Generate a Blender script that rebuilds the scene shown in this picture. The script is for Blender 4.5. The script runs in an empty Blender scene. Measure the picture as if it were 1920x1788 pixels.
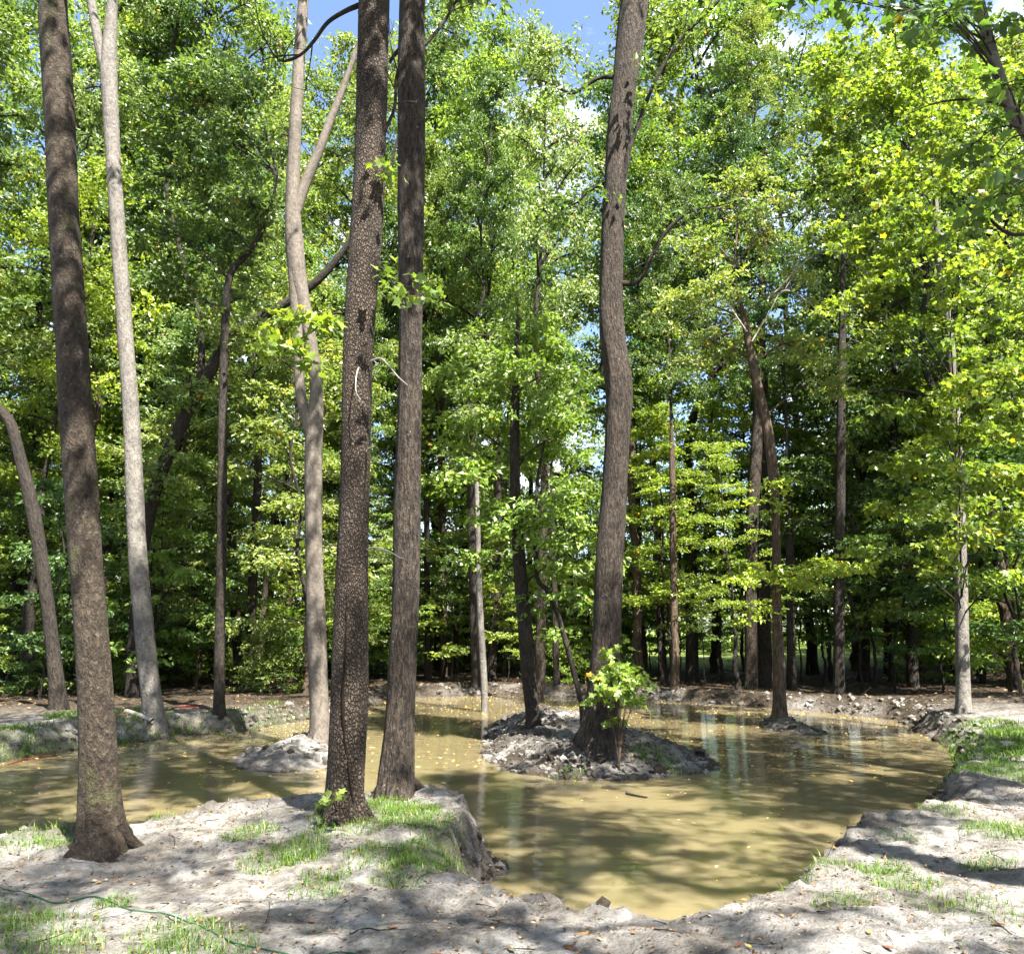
import bpy, math, random
import numpy as np

# ------------------------------------------------------------------ camera, sky, sun, exposure
scene = bpy.context.scene
col = scene.collection
PITCH = math.radians(10.75)
CAMZ = 1.6
FPX = 1507.0                       # focal length in pixels of the 1920 px wide photograph
cam_d = bpy.data.cameras.new("camera")
cam_d.sensor_width = 36.0
cam_d.lens = FPX / 1920 * 36
cam_d.clip_start = 0.05
cam_d.clip_end = 2000
cam = bpy.data.objects.new("camera", cam_d)
cam.location = (0, 0, CAMZ)
cam.rotation_euler = (math.pi / 2 + PITCH, 0, 0)
col.objects.link(cam)
scene.camera = cam

SUN_EL, SUN_AZ = math.radians(57), math.radians(146)      # azimuth clockwise from +Y: behind and right
world = bpy.data.worlds.new("World")
scene.world = world
world.use_nodes = True
wn, wl = world.node_tree.nodes, world.node_tree.links
wn.clear()
sky = wn.new("ShaderNodeTexSky"); sky.sky_type = 'NISHITA'; sky.sun_disc = False
sky.sun_elevation = SUN_EL; sky.sun_rotation = SUN_AZ
sky.air_density = 1.0; sky.dust_density = 1.2; sky.ozone_density = 1.6
tc = wn.new("ShaderNodeTexCoord")
mp = wn.new("ShaderNodeMapping"); mp.inputs["Scale"].default_value = (2.2, 2.2, 4.5)
cn = wn.new("ShaderNodeTexNoise"); cn.inputs["Scale"].default_value = 1.6; cn.inputs["Detail"].default_value = 7
cn.inputs["Roughness"].default_value = 0.55
cr = wn.new("ShaderNodeValToRGB"); cr.color_ramp.elements[0].position = 0.52; cr.color_ramp.elements[1].position = 0.68
cm = wn.new("ShaderNodeMix"); cm.data_type = 'RGBA'
cm.inputs[7].default_value = (7.5, 7.6, 7.8, 1)
bg = wn.new("ShaderNodeBackground"); bg.inputs["Strength"].default_value = 0.058
wo = wn.new("ShaderNodeOutputWorld")
wl.new(tc.outputs["Generated"], mp.inputs["Vector"]); wl.new(mp.outputs[0], cn.inputs["Vector"])
wl.new(cn.outputs["Fac"], cr.inputs["Fac"]); wl.new(cr.outputs["Color"], cm.inputs[0])
wl.new(sky.outputs[0], cm.inputs[6]); wl.new(cm.outputs[2], bg.inputs["Color"]); wl.new(bg.outputs[0], wo.inputs["Surface"])

sd = bpy.data.lights.new("sun", 'SUN'); sd.energy = 5.0; sd.angle = math.radians(0.53); sd.color = (1.0, 0.955, 0.87)
sun = bpy.data.objects.new("sun", sd); col.objects.link(sun)
sdir = (math.sin(SUN_AZ) * math.cos(SUN_EL), math.cos(SUN_AZ) * math.cos(SUN_EL), math.sin(SUN_EL))
from mathutils import Vector
sun.rotation_euler = Vector(sdir).to_track_quat('Z', 'Y').to_euler()
sun.location = (20, -20, 40)

vs = scene.view_settings
vs.view_transform = 'Standard'; vs.look = 'None'; vs.exposure = 2.75; vs.gamma = 1.0; vs.use_curve_mapping = False
cy = scene.cycles
cy.max_bounces = 5; cy.diffuse_bounces = 3; cy.glossy_bounces = 2; cy.transmission_bounces = 4
cy.transparent_max_bounces = 4; cy.caustics_reflective = False; cy.caustics_refractive = False
cy.use_denoising = True; cy.use_adaptive_sampling = True; cy.adaptive_threshold = 0.02
cy.sample_clamp_indirect = 8.0

# ------------------------------------------------------------------ helpers
RNG = np.random.default_rng(11)
CP, SP = math.cos(PITCH), math.sin(PITCH)
def ray(px, py):
    a, b = (px - 960) / FPX, (894 - py) / FPX
    return np.array([a, CP - b * SP, SP + b * CP])
def at_Y(px, py, Y):
    r = ray(px, py); return np.array([0, 0, CAMZ]) + r * (Y / r[1])
def at_z(px, py, z):
    r = ray(px, py); return np.array([0, 0, CAMZ]) + r * ((z - CAMZ) / r[2])
def mpp(P):                                     # metres per photograph pixel at a point
    return (P[1] * CP + (P[2] - CAMZ) * SP) / FPX
def rpx(P, w):                                  # radius of a stem that looks w pixels wide there (off-axis stems look wider)
    dp = P[1] * CP + (P[2] - CAMZ) * SP
    return w / 2 * dp / FPX * dp / math.hypot(dp, P[0])

def norm(v):
    return v / np.maximum(np.linalg.norm(v, axis=-1, keepdims=True), 1e-9)

_tab = np.random.default_rng(5).random((256, 256)).astype(np.float32)
def vnoise(x, y):
    xi = np.floor(x).astype(int); yi = np.floor(y).astype(int)
    fx = x - xi; fy = y - yi
    fx = fx * fx * (3 - 2 * fx); fy = fy * fy * (3 - 2 * fy)
    a = _tab[xi & 255, yi & 255]; b = _tab[(xi + 1) & 255, yi & 255]
    c = _tab[xi & 255, (yi + 1) & 255]; d = _tab[(xi + 1) & 255, (yi + 1) & 255]
    return (a * (1 - fx) + b * fx) * (1 - fy) + (c * (1 - fx) + d * fx) * fy
def fbm(x, y, o=4):
    s = 0; a = 0.5; t = 0
    for i in range(o):
        s = s + a * (vnoise(x * 2 ** i + 17.3 * i, y * 2 ** i - 9.1 * i) - 0.5); t += a; a *= 0.5
    return s / t * 2                            # about -1..1
def sstep(a, b, x):
    t = np.clip((x - a) / (b - a), 0, 1); return t * t * (3 - 2 * t)

def build(name, V, F, mat, parent=None, smooth=True, uv=None, attrs=None):
    """one mesh object from arrays; F is an (n,k) array or a list of them"""
    me = bpy.data.meshes.new(name)
    V = np.asarray(V, np.float32)
    Fs = [np.asarray(f, np.int32) for f in (F if isinstance(F, list) else [F])]
    loops = np.concatenate([f.ravel() for f in Fs])
    tot = np.concatenate([np.full(len(f), f.shape[1], np.int32) for f in Fs])
    st = np.concatenate([[0], np.cumsum(tot)[:-1]]).astype(np.int32)
    me.vertices.add(len(V)); me.vertices.foreach_set("co", V.ravel())
    me.loops.add(len(loops)); me.loops.foreach_set("vertex_index", loops)
    me.polygons.add(len(tot)); me.polygons.foreach_set("loop_start", st); me.polygons.foreach_set("loop_total", tot)
    if uv is not None:
        l = me.uv_layers.new(name="UVMap"); l.data.foreach_set("uv", np.asarray(uv, np.float32)[loops].ravel())
    for k, a in (attrs or {}).items():
        at = me.attributes.new(k, 'FLOAT', 'POINT'); at.data.foreach_set("value", np.asarray(a, np.float32))
    me.polygons.foreach_set("use_smooth", np.full(len(tot), smooth))
    me.update(calc_edges=True)
    me.materials.append(mat)
    o = bpy.data.objects.new(name, me); col.objects.link(o)
    if parent is not None: o.parent = parent
    return o
def empty(name, loc):
    o = bpy.data.objects.new(name, None); o.empty_display_size = 0.2; o.location = tuple(float(v) for v in loc); col.objects.link(o); return o
def tag(o, label=None, cat=None, group=None, kind=None):
    if label: o["label"] = label
    if cat: o["category"] = cat
    if group: o["group"] = group
    if kind: o["kind"] = kind
    return o

class Geo:                                      # collects tubes
    def __init__(s): s.V = []; s.F = []; s.UV = []; s.n = 0
    def add(s, V, F, UV):
        s.V.append(V); s.F.append(F + s.n); s.UV.append(UV); s.n += len(V)
    def build(s, name, mat, parent=None, off=None):
        V = np.concatenate(s.V)
        if off is not None: V = V - np.asarray(off)
        return build(name, V, np.concatenate(s.F), mat, parent, uv=np.concatenate(s.UV))

def spline(P, n):
    """Catmull-Rom through rows of P (any columns), n samples"""
    P = np.asarray(P, float)
    Q = np.vstack([2 * P[0] - P[1], P, 2 * P[-1] - P[-2]])
    seg = len(P) - 1
    L = np.linalg.norm(np.diff(P[:, :3], axis=0), axis=1); cum = np.concatenate([[0], np.cumsum(L)])
    s = np.linspace(0, cum[-1], n); i = np.clip(np.searchsorted(cum, s, side='right') - 1, 0, seg - 1)
    t = ((s - cum[i]) / np.maximum(L[i], 1e-9))[:, None]
    a, b, c, d = Q[i], Q[i + 1], Q[i + 2], Q[i + 3]
    return 0.5 * (2 * b + (c - a) * t + (2 * a - 5 * b + 4 * c - d) * t ** 2 + (3 * b - a - 3 * c + d) * t ** 3)

def tube(P, R, sides=8, lump=0.0, ridge=0.0, flare=0.0, cap=True, seed=0.0):
    P = np.asarray(P, float); R = np.asarray(R, float); n = len(P)
    T = norm(np.gradient(P, axis=0))
    m = np.abs(T.mean(0)); ref = np.zeros(3); ref[1 if m[1] < 0.8 else 0] = 1
    A = norm(np.cross(T, ref)); B = np.cross(T, A)
    th = -math.pi / 2 + np.linspace(0, 2 * math.pi, sides + 1)
    Ls = np.concatenate([[0], np.cumsum(np.linalg.norm(np.diff(P, axis=0), axis=1))])
    rr = np.repeat(R[:, None], sides + 1, 1)
    if lump or ridge or flare:
        cx, sx = np.cos(th)[None, :], np.sin(th)[None, :]
        def cyl(fr, fv, o):                     # seamless noise round the trunk
            return fbm(cx * fr + seed + fv * Ls[:, None], sx * fr + seed * 1.7 + fv * 0.7 * Ls[:, None], o)
        f = 1 + lump * cyl(0.8, 0.9, 3)
        if ridge: f = f + ridge * fbm(cx * 7 + seed + 0.35 * Ls[:, None], sx * 7 - seed + 0.6 * Ls[:, None], 3)
        if flare:
            ph = seed * 3.1
            lob = 0.55 + 0.45 * np.cos(4 * th[None, :] + ph + 0.6 * np.sin(th[None, :] * 2 + ph))
            f = f + flare * np.exp(-(np.maximum(Ls[:, None] - 0.35, -0.2)) / 0.22) * lob
        f[:, -1] = f[:, 0]
        rr = rr * f
    V = P[:, None, :] + rr[..., None] * (np.cos(th)[None, :, None] * A[:, None, :] + np.sin(th)[None, :, None] * B[:, None, :])
    V = V.reshape(-1, 3); k = sides + 1
    i, j = np.meshgrid(np.arange(n - 1), np.arange(sides), indexing='ij')
    F = np.stack([i * k + j, i * k + j + 1, (i + 1) * k + j + 1, (i + 1) * k + j], -1).reshape(-1, 4)
    UV = np.stack(np.broadcast_arrays((th * R.mean())[None, :], Ls[:, None] + seed * 3), -1).reshape(-1, 2)
    return V, F, UV
def bez(a, b, c, n):
    t = np.linspace(0, 1, n)[:, None]
    return (1 - t) ** 2 * a + 2 * t * (1 - t) * b + t * t * c

# ------------------------------------------------------------------ materials
def nt(name):
    m = bpy.data.materials.new(name); m.use_nodes = True
    n, l = m.node_tree.nodes, m.node_tree.links
    n.clear(); out = n.new("ShaderNodeOutputMaterial")
    return m, n, l, out
def ramp(n, stops):
    r = n.new("ShaderNodeValToRGB"); e = r.color_ramp.elements
    while len(e) < len(stops): e.new(0.5)
    for k, (p, c) in zip(e, stops): k.position = p; k.color = (*c, 1) if len(c) == 3 else c
    return r
def noise(n, l, vec, scale, detail=4, rough=0.55):
    t = n.new("ShaderNodeTexNoise"); t.inputs["Scale"].default_value = scale
    t.inputs["Detail"].default_value = detail; t.inputs["Roughness"].default_value = rough
    if vec is not None: l.new(vec, t.inputs["Vector"])
    return t
def mapping(n, l, vec, scale):
    m = n.new("ShaderNodeMapping"); m.inputs["Scale"].default_value = scale; l.new(vec, m.inputs["Vector"]); return m
def mixc(n, l, fac, a, b, mode='MIX'):
    m = n.new("ShaderNodeMix"); m.data_type = 'RGBA'; m.blend_type = mode
    for s, v in ((0, fac), (6, a), (7, b)):
        if hasattr(v, "is_linked") or isinstance(v, bpy.types.NodeSocket): l.new(v, m.inputs[s])
        elif s == 0: m.inputs[0].default_value = v
        else: m.inputs[s].default_value = (*v, 1)
    return m.outputs[2]
def attr(n, name):
    a = n.new("ShaderNodeAttribute"); a.attribute_name = name; return a.outputs["Fac"]
def bump(n, l, h, dist, strength=1.0, normal=None):
    b = n.new("ShaderNodeBump"); b.inputs["Distance"].default_value = dist; b.inputs["Strength"].default_value = strength
    l.new(h, b.inputs["Height"])
    if normal is not None: l.new(normal, b.inputs["Normal"])
    return b.outputs[0]
def pbsdf(n, l, out, colr, rough, nrm=None, spec=0.3):
    p = n.new("ShaderNodeBsdfPrincipled")
    if isinstance(colr, bpy.types.NodeSocket): l.new(colr, p.inputs["Base Color"])
    else: p.inputs["Base Color"].default_value = (*colr, 1)
    p.inputs["Roughness"].default_value = rough; p.inputs["Specular IOR Level"].default_value = spec
    if nrm is not None: l.new(nrm, p.inputs["Normal"])
    if out is not None: l.new(p.outputs[0], out.inputs["Surface"])
    return p

def plain(name, colr, rough, spec=0.4):
    m, n, l, out = nt(name)
    t = noise(n, l, n.new("ShaderNodeNewGeometry").outputs["Position"], 30, 4)
    pbsdf(n, l, out, mixc(n, l, t.outputs["Fac"], tuple(.65 * v for v in colr), tuple(min(1, 1.25 * v) for v in colr)), rough, None, spec); return m
def bark_mat(name, dark, light, su, sv, style, lichen=0.0, moss=0.0, blen=0.02, patch=(0.42, 0.40, 0.35)):
    """u, v are metres round and along the trunk; su, sv are features per metre"""
    m, n, l, out = nt(name)
    uv = n.new("ShaderNodeUVMap"); uv.uv_map = "UVMap"
    mp = mapping(n, l, uv.outputs[0], (su, sv, 1))
    wob = noise(n, l, mp.outputs[0], 0.7, 3)
    add = n.new("ShaderNodeVectorMath"); add.operation = 'MULTIPLY_ADD'
    l.new(wob.outputs["Color"], add.inputs[0]); add.inputs[1].default_value = (1.7, 1.7, 1.7) if style == 'plates' else (0.9, 0.9, 0.9); l.new(mp.outputs[0], add.inputs[2])
    fine = noise(n, l, mapping(n, l, uv.outputs[0], (90, 45, 1)).outputs[0], 1.0, 6, 0.7)
    if style == 'plates':
        v = n.new("ShaderNodeTexVoronoi"); v.feature = 'DISTANCE_TO_EDGE'; v.inputs["Scale"].default_value = 1
        l.new(add.outputs[0], v.inputs["Vector"])
        h = ramp(n, [(0.0, (0, 0, 0)), (0.07, (0.3,) * 3), (0.26, (0.85,) * 3), (0.5, (1, 1, 1))]); l.new(v.outputs["Distance"], h.inputs[0])
    elif style == 'ridges':
        t = noise(n, l, add.outputs[0], 1.0, 5, 0.6)
        h = ramp(n, [(0.36, (0, 0, 0)), (0.52, (0.55,) * 3), (0.68, (1, 1, 1))]); l.new(t.outputs["Fac"], h.inputs[0])
    else:
        t = noise(n, l, add.outputs[0], 1.0, 6, 0.65)
        h = ramp(n, [(0.30, (0.15,) * 3), (0.62, (1, 1, 1))]); l.new(t.outputs["Fac"], h.inputs[0])
    hh = n.new("ShaderNodeMath"); hh.operation = 'MULTIPLY_ADD'; l.new(fine.outputs["Fac"], hh.inputs[0]); hh.inputs[1].default_value = 0.5
    l.new(h.outputs[0], hh.inputs[2])
    c = mixc(n, l, h.outputs[0], dark, light)
    c = mixc(n, l, 0.55, c, mixc(n, l, fine.outputs["Fac"], (0.35, 0.35, 0.35), (1.5, 1.5, 1.5)), 'MULTIPLY')
    big = noise(n, l, mapping(n, l, uv.outputs[0], (3.2, 1.3, 1)).outputs[0], 1.0, 4)
    br = ramp(n, [(0.35, (0.62, 0.60, 0.58)), (0.68, (1.25, 1.22, 1.18))]); l.new(big.outputs["Fac"], br.inputs[0])
    c = mixc(n, l, 0.8, c, br.outputs[0], 'MULTIPLY')
    if lichen:
        ln = noise(n, l, mapping(n, l, uv.outputs[0], (26, 17, 1)).outputs[0], 1.0, 6, 0.75)
        lr = ramp(n, [(0.64 - 0.16 * lichen, (0, 0, 0)), (0.70 - 0.12 * lichen, (1, 1, 1))]); l.new(ln.outputs["Fac"], lr.inputs[0])
        c = mixc(n, l, lr.outputs[0], c, mixc(n, l, fine.outputs["Fac"], tuple(0.55 * x for x in patch), patch))
    if moss:
        mn = noise(n, l, mapping(n, l, uv.outputs[0], (4, 1.2, 1)).outputs[0], 1.0, 5, 0.7)
        mr = ramp(n, [(0.60 - 0.1 * moss, (0, 0, 0)), (0.72, (0.8,) * 3)]); l.new(mn.outputs["Fac"], mr.inputs[0])
        c = mixc(n, l, mr.outputs[0], c, (0.075, 0.085, 0.025))
    pbsdf(n, l, out, c, 0.85, bump(n, l, hh.outputs[0], blen, 1.0), 0.25)
    return m

BARK = {
    'mottled': bark_mat("bark_mottled", (0.008, 0.006, 0.0045), (0.062, 0.046, 0.032), 40, 18, 'rough', lichen=0.5, moss=0.4, blen=0.035, patch=(0.135, 0.117, 0.090)),
    'plates': bark_mat("bark_plates", (0.012, 0.008, 0.006), (0.105, 0.078, 0.056), 54, 24, 'plates', blen=0.03),
    'ridges': bark_mat("bark_ridges", (0.014, 0.010, 0.008), (0.080, 0.062, 0.047), 44, 9, 'ridges', lichen=0.12, blen=0.035),
    'pale': bark_mat("bark_pale", (0.050, 0.045, 0.040), (0.150, 0.138, 0.123), 20, 9, 'rough', lichen=0.7, blen=0.016, patch=(0.205, 0.195, 0.178)),
    'tan': bark_mat("bark_tan", (0.044, 0.037, 0.030), (0.130, 0.112, 0.094), 22, 11, 'rough', lichen=0.5, blen=0.008, patch=(0.185, 0.165, 0.14)),
    'dark': bark_mat("bark_dark", (0.008, 0.006, 0.005), (0.038, 0.030, 0.023), 30, 8, 'ridges', lichen=0.25, blen=0.02, patch=(0.075, 0.075, 0.063)),
    'brown': bark_mat("bark_brown", (0.026, 0.018, 0.012), (0.125, 0.088, 0.060), 36, 6, 'ridges', lichen=0.15, blen=0.02),
    'dead': bark_mat("bark_dead", (0.14, 0.125, 0.105), (0.30, 0.28, 0.25), 30, 10, 'rough', blen=0.004),
}

def leaf_mat(name, stops, trans=0.42, tgain=(1.55, 1.6, 0.65), rough=0.42, spec=0.45):
    m, n, l, out = nt(name)
    r = ramp(n, stops); l.new(attr(n, "lc"), r.inputs[0])
    oi = n.new("ShaderNodeObjectInfo")
    orr = ramp(n, [(0.0, (0.66, 0.76, 0.80)), (0.5, (1.0, 1.0, 1.0)), (1.0, (1.35, 1.2, 0.85))]); l.new(oi.outputs["Random"], orr.inputs[0])
    c = mixc(n, l, 1.0, r.outputs[0], orr.outputs[0], 'MULTIPLY')
    p = pbsdf(n, l, None, c, rough, None, spec)
    t = n.new("ShaderNodeBsdfTranslucent"); l.new(mixc(n, l, 1.0, c, tgain, 'MULTIPLY'), t.inputs["Color"])
    mx = n.new("ShaderNodeMixShader"); mx.inputs[0].default_value = trans
    l.new(p.outputs[0], mx.inputs[1]); l.new(t.outputs[0], mx.inputs[2]); l.new(mx.outputs[0], out.inputs["Surface"])
    return m
AUT = (0.42, 0.22, 0.025)
LEAF = {
    'mid': leaf_mat("leaf_mid", [(0.0, (0.040, 0.070, 0.018)), (0.5, (0.105, 0.155, 0.040)), (0.975, (0.22, 0.285, 0.080)), (1.0, AUT)]),
    'deep': leaf_mat("leaf_deep", [(0.0, (0.036, 0.072, 0.020)), (0.6, (0.080, 0.138, 0.036)), (1.0, (0.155, 0.225, 0.062))]),
    'bright': leaf_mat("leaf_bright", [(0.0, (0.085, 0.140, 0.022)), (0.5, (0.155, 0.228, 0.042)), (0.98, (0.26, 0.33, 0.075)), (1.0, AUT)]),
    'yellow': leaf_mat("leaf_yellow", [(0.0, (0.062, 0.110, 0.020)), (0.5, (0.120, 0.182, 0.036)), (0.965, (0.22, 0.275, 0.068)), (1.0, (0.5, 0.36, 0.03))], trans=0.5, tgain=(1.45, 1.5, 0.6)),
    'pale': leaf_mat("leaf_pale", [(0.0, (0.080, 0.125, 0.040)), (0.6, (0.145, 0.200, 0.070)), (0.985, (0.25, 0.30, 0.115)), (1.0, AUT)], spec=0.55, rough=0.42),
    'grass': leaf_mat("grass_blade", [(0.0, (0.035, 0.075, 0.010)), (0.5, (0.070, 0.145, 0.018)), (0.85, (0.125, 0.20, 0.03)), (1.0, (0.22, 0.18, 0.08))], trans=0.4),
    'dry': leaf_mat("dry_leaf", [(0.0, (0.045, 0.026, 0.014)), (0.4, (0.14, 0.075, 0.035)), (0.75, (0.27, 0.17, 0.085)), (1.0, (0.40, 0.33, 0.23))], trans=0.12, tgain=(1.2, 1, .8), spec=0.2),
    'float': leaf_mat("floating_leaf", [(0.0, (0.10, 0.055, 0.02)), (0.4, (0.33, 0.22, 0.06)), (0.8, (0.50, 0.38, 0.12)), (1.0, (0.55, 0.48, 0.25))], trans=0.1, tgain=(1.2, 1, .8), spec=0.3),
}

# ------------------------------------------------------------------ terrain
ZW = -0.55
# pond outline: photograph pixels seen on a bank crest or water line (height, push away from the viewer)
NEAR = [(-500, 1640, -0.08, 0.4), (-150, 1600, -0.08, 0.4), (0, 1578, -0.08, 0.4), (130, 1562, -0.08, 0.4), (230, 1545, -0.08, 0.4), (330, 1528, -0.08, 0.4),
        (450, 1518, -0.08, 0.4), (580, 1508, -0.08, 0.4), (690, 1500, -0.08, 0.45), (790, 1490, -0.10, 0.4), (880, 1508, -0.12, 0.3),
        (945, 1556, -0.15, 0.15), (952, 1588, -0.38, 0), (935, 1622, ZW, 0), (905, 1655, ZW, 0), (888, 1690, ZW, 0),
        (935, 1735, ZW, 0), (1010, 1775, ZW, 0), (1120, 1812, ZW, 0), (1250, 1822, ZW, 0), (1400, 1800, ZW, 0), (1500, 1750, ZW, 0),
        (1548, 1690, ZW, 0), (1560, 1625, -0.2, 0.25), (1600, 1562, -0.1, 0.3), (1690, 1527, -0.08, 0.35), (1770, 1515, -0.06, 0.3)]
FAR = [(1735, 1487, ZW, 0), (1790, 1462, ZW, 0), (1802, 1440, ZW, 0), (1788, 1418, ZW, 0), (1765, 1398, ZW, 0), (1738, 1380, ZW, 0), (1700, 1364, ZW, 0),
       (1690, 1352, ZW, 0), (1640, 1344, ZW, 0), (1560, 1336, ZW, 0), (1480, 1330, ZW, 0), (1390, 1324, ZW, 0), (1300, 1318, ZW, 0), (1200, 1311, ZW, 0),
       (1100, 1307, ZW, 0), (1000, 1304, ZW, 0), (900, 1303, ZW, 0), (800, 1306, ZW, 0), (720, 1312, ZW, 0), (690, 1322, ZW, 0), (640, 1334, ZW, 0),
       (560, 1352, ZW, 0), (500, 1362, ZW, 0), (430, 1376, ZW, 0), (340, 1380, ZW, 0), (250, 1392, ZW, 0), (140, 1405, ZW, 0), (60, 1420, ZW, 0),
       (0, 1428, ZW, 0), (-300, 1450, ZW, 0), (-700, 1475, ZW, 0)]
def plan(lst):
    return np.array([at_z(a, b, z)[:2] + (0, p) for a, b, z, p in lst])
def chaikin(P):
    Q = np.roll(P, -1, 0); return np.stack([0.75 * P + 0.25 * Q, 0.25 * P + 0.75 * Q], 1).reshape(-1, 2)
POND = chaikin(plan(NEAR + FAR))
ISL = [  # island outlines at the water line
    [(902, 1420), (960, 1448), (1060, 1462), (1180, 1464), (1290, 1452), (1362, 1440), (1330, 1418), (1240, 1392), (1190, 1368), (1120, 1352), (1040, 1344), (960, 1346), (915, 1356), (905, 1385)],
    [(420, 1432), (490, 1450), (560, 1447), (640, 1436), (665, 1410), (640, 1388), (600, 1376), (560, 1382), (500, 1400), (450, 1416)],
    [(1425, 1352), (1420, 1364), (1470, 1374), (1530, 1380), (1562, 1376), (1530, 1366), (1490, 1356), (1480, 1346), (1445, 1344)],
    [(1462, 1398), (1490, 1403), (1518, 1398), (1490, 1391)],
]
ISL = [chaikin(plan([(a, b, ZW, 0) for a, b in I])) for I in ISL]
def sdist(x, y, P):
    """distance to polygon P, positive inside"""
    d2 = np.full(x.shape, 1e9); ins = np.zeros(x.shape, bool)
    for (ax, ay), (bx, by) in zip(P, np.roll(P, -1, 0)):
        ex, ey = bx - ax, by - ay; wx, wy = x - ax, y - ay
        t = np.clip((wx * ex + wy * ey) / (ex * ex + ey * ey + 1e-12), 0, 1)
        d2 = np.minimum(d2, (wx - t * ex) ** 2 + (wy - t * ey) ** 2)
        c = (ay > y) != (by > y)
        ins ^= c & (x < ex * (y - ay) / (by - ay if by != ay else 1e-12) + ax)
    return np.sqrt(d2) * np.where(ins, 1, -1)
def ground(x, y):
    """height, distance from the water line (positive on land), island mask"""
    x = np.asarray(x, float); y = np.asarray(y, float)
    w = 0.10 * fbm(x * 1.7, y * 1.7, 3) + 0.05 * fbm(x * 6, y * 6, 2)
    dl = -sdist(x, y, POND) + w
    di = np.full(x.shape, -1e9)
    for I in ISL: di = np.maximum(di, sdist(x, y, I))
    di = di + w * 0.8
    d = np.maximum(dl, di); isl = (di > dl)
    near = 1 - sstep(9, 17, y)
    Hb = 0.26 + 0.26 * near + 0.10 * fbm(x * 0.35 + 9, y * 0.35, 2) * (0.4 + 0.6 * near) + 0.12 * sstep(5, 8, np.abs(x)) * (1 - sstep(20, 25, y)) * (1 - near)
    wid = np.where(isl, 0.9, 0.34 + 0.25 * (1 - near) + 0.18 * fbm(x * 0.8, y * 0.8 + 4, 2))
    Hb = np.where(isl, 0.20, Hb)
    z = ZW + Hb * sstep(0, 1, d / wid)
    z = z + np.where(isl, np.where(x > -1.2, 0.12, 0.08) * np.clip(d, 0, 1.4), 0)
    clod = np.where(isl, 1.0, np.exp(-np.clip(d - 0.25, 0, 9) / 0.55)) * (d > -0.05)
    land = sstep(-0.05, 0.35, d)
    z = z + land * (0.06 * fbm(x * 1.3, y * 1.3, 3) + 0.030 * fbm(x * 4, y * 5.5, 3) + 0.012 * fbm(x * 14, y * 17, 2))
    rough = np.abs(fbm(x * 4.2, y * 4.2, 2)); fine = fbm(x * 9, y * 9, 2)
    z = z + clod * sstep(-0.05, 0.2, d) * (0.11 * (rough - 0.25) + 0.030 * fine)
    # bank tops: heaped earth along the far shore, grassy shoulder on the right
    z = z + 0.14 * np.exp(-((d - 0.9) / 0.6) ** 2) * sstep(14, 22, y) * (~isl) * (0.5 + 0.5 * fbm(x * 0.5, y * 0.5 + 3, 2))
    z = z + 0.22 * sstep(0.3, 2.2, d) * sstep(5.5, 8.5, x) * sstep(9, 12, y) * (1 - sstep(20, 24, y))
    z = z + 0.35 * sstep(3, 25, d) * sstep(27, 45, y)
    uw = np.clip(-d, 0, 2)
    z = np.where(d < 0, ZW - 0.02 - 0.6 * (1 - np.exp(-uw / 0.6)), z)
    return z, d, isl

def axis(parts):
    out = []
    for a, b, s in parts: out.append(np.arange(a, b, s))
    return np.unique(np.round(np.concatenate(out), 4))
def grow(a, b, n): return np.sign(b - a) * np.geomspace(1, abs(b - a) + 1, n) - np.sign(b - a) + a
gx = np.concatenate([axis([(-22, -13, 0.22), (-13, -7, 0.09), (-7, 7, 0.05), (7, 13, 0.08), (13, 22.01, 0.22)]), grow(22, 900, 26)[1:], grow(-22, -900, 26)[1:]])
gy = np.concatenate([axis([(-2, 3.6, 0.2), (3.6, 9, 0.032), (9, 14, 0.05), (14, 20, 0.075), (20, 33, 0.11)]), grow(33, 1200, 34), grow(-2, -600, 20)[1:]])
gx.sort(); gy.sort()
X, Y = np.meshgrid(gx, gy); sh = X.shape
Z, D, IS = ground(X.ravel(), Y.ravel())
nx, ny = len(gx), len(gy)
def glook(x, y):
    """height, water-line distance and island mask read off the built terrain sheet"""
    x = np.asarray(x, float); y = np.asarray(y, float)
    a = np.clip(np.searchsorted(gx, x) - 1, 0, nx - 2); b = np.clip(np.searchsorted(gy, y) - 1, 0, ny - 2)
    u = np.clip((x - gx[a]) / (gx[a + 1] - gx[a]), 0, 1); v = np.clip((y - gy[b]) / (gy[b + 1] - gy[b]), 0, 1)
    k = b * nx + a
    f = lambda q: (q[k] * (1 - u) + q[k + 1] * u) * (1 - v) + (q[k + nx] * (1 - u) + q[k + nx + 1] * u) * v
    return f(Z), f(D), IS[k]
def gz(x, y): return float(glook(x, y)[0])
i, j = np.meshgrid(np.arange(ny - 1), np.arange(nx - 1), indexing='ij')
Fq = np.stack([i * nx + j, i * nx + j + 1, (i + 1) * nx + j + 1, (i + 1) * nx + j], -1).reshape(-1, 4)

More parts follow.
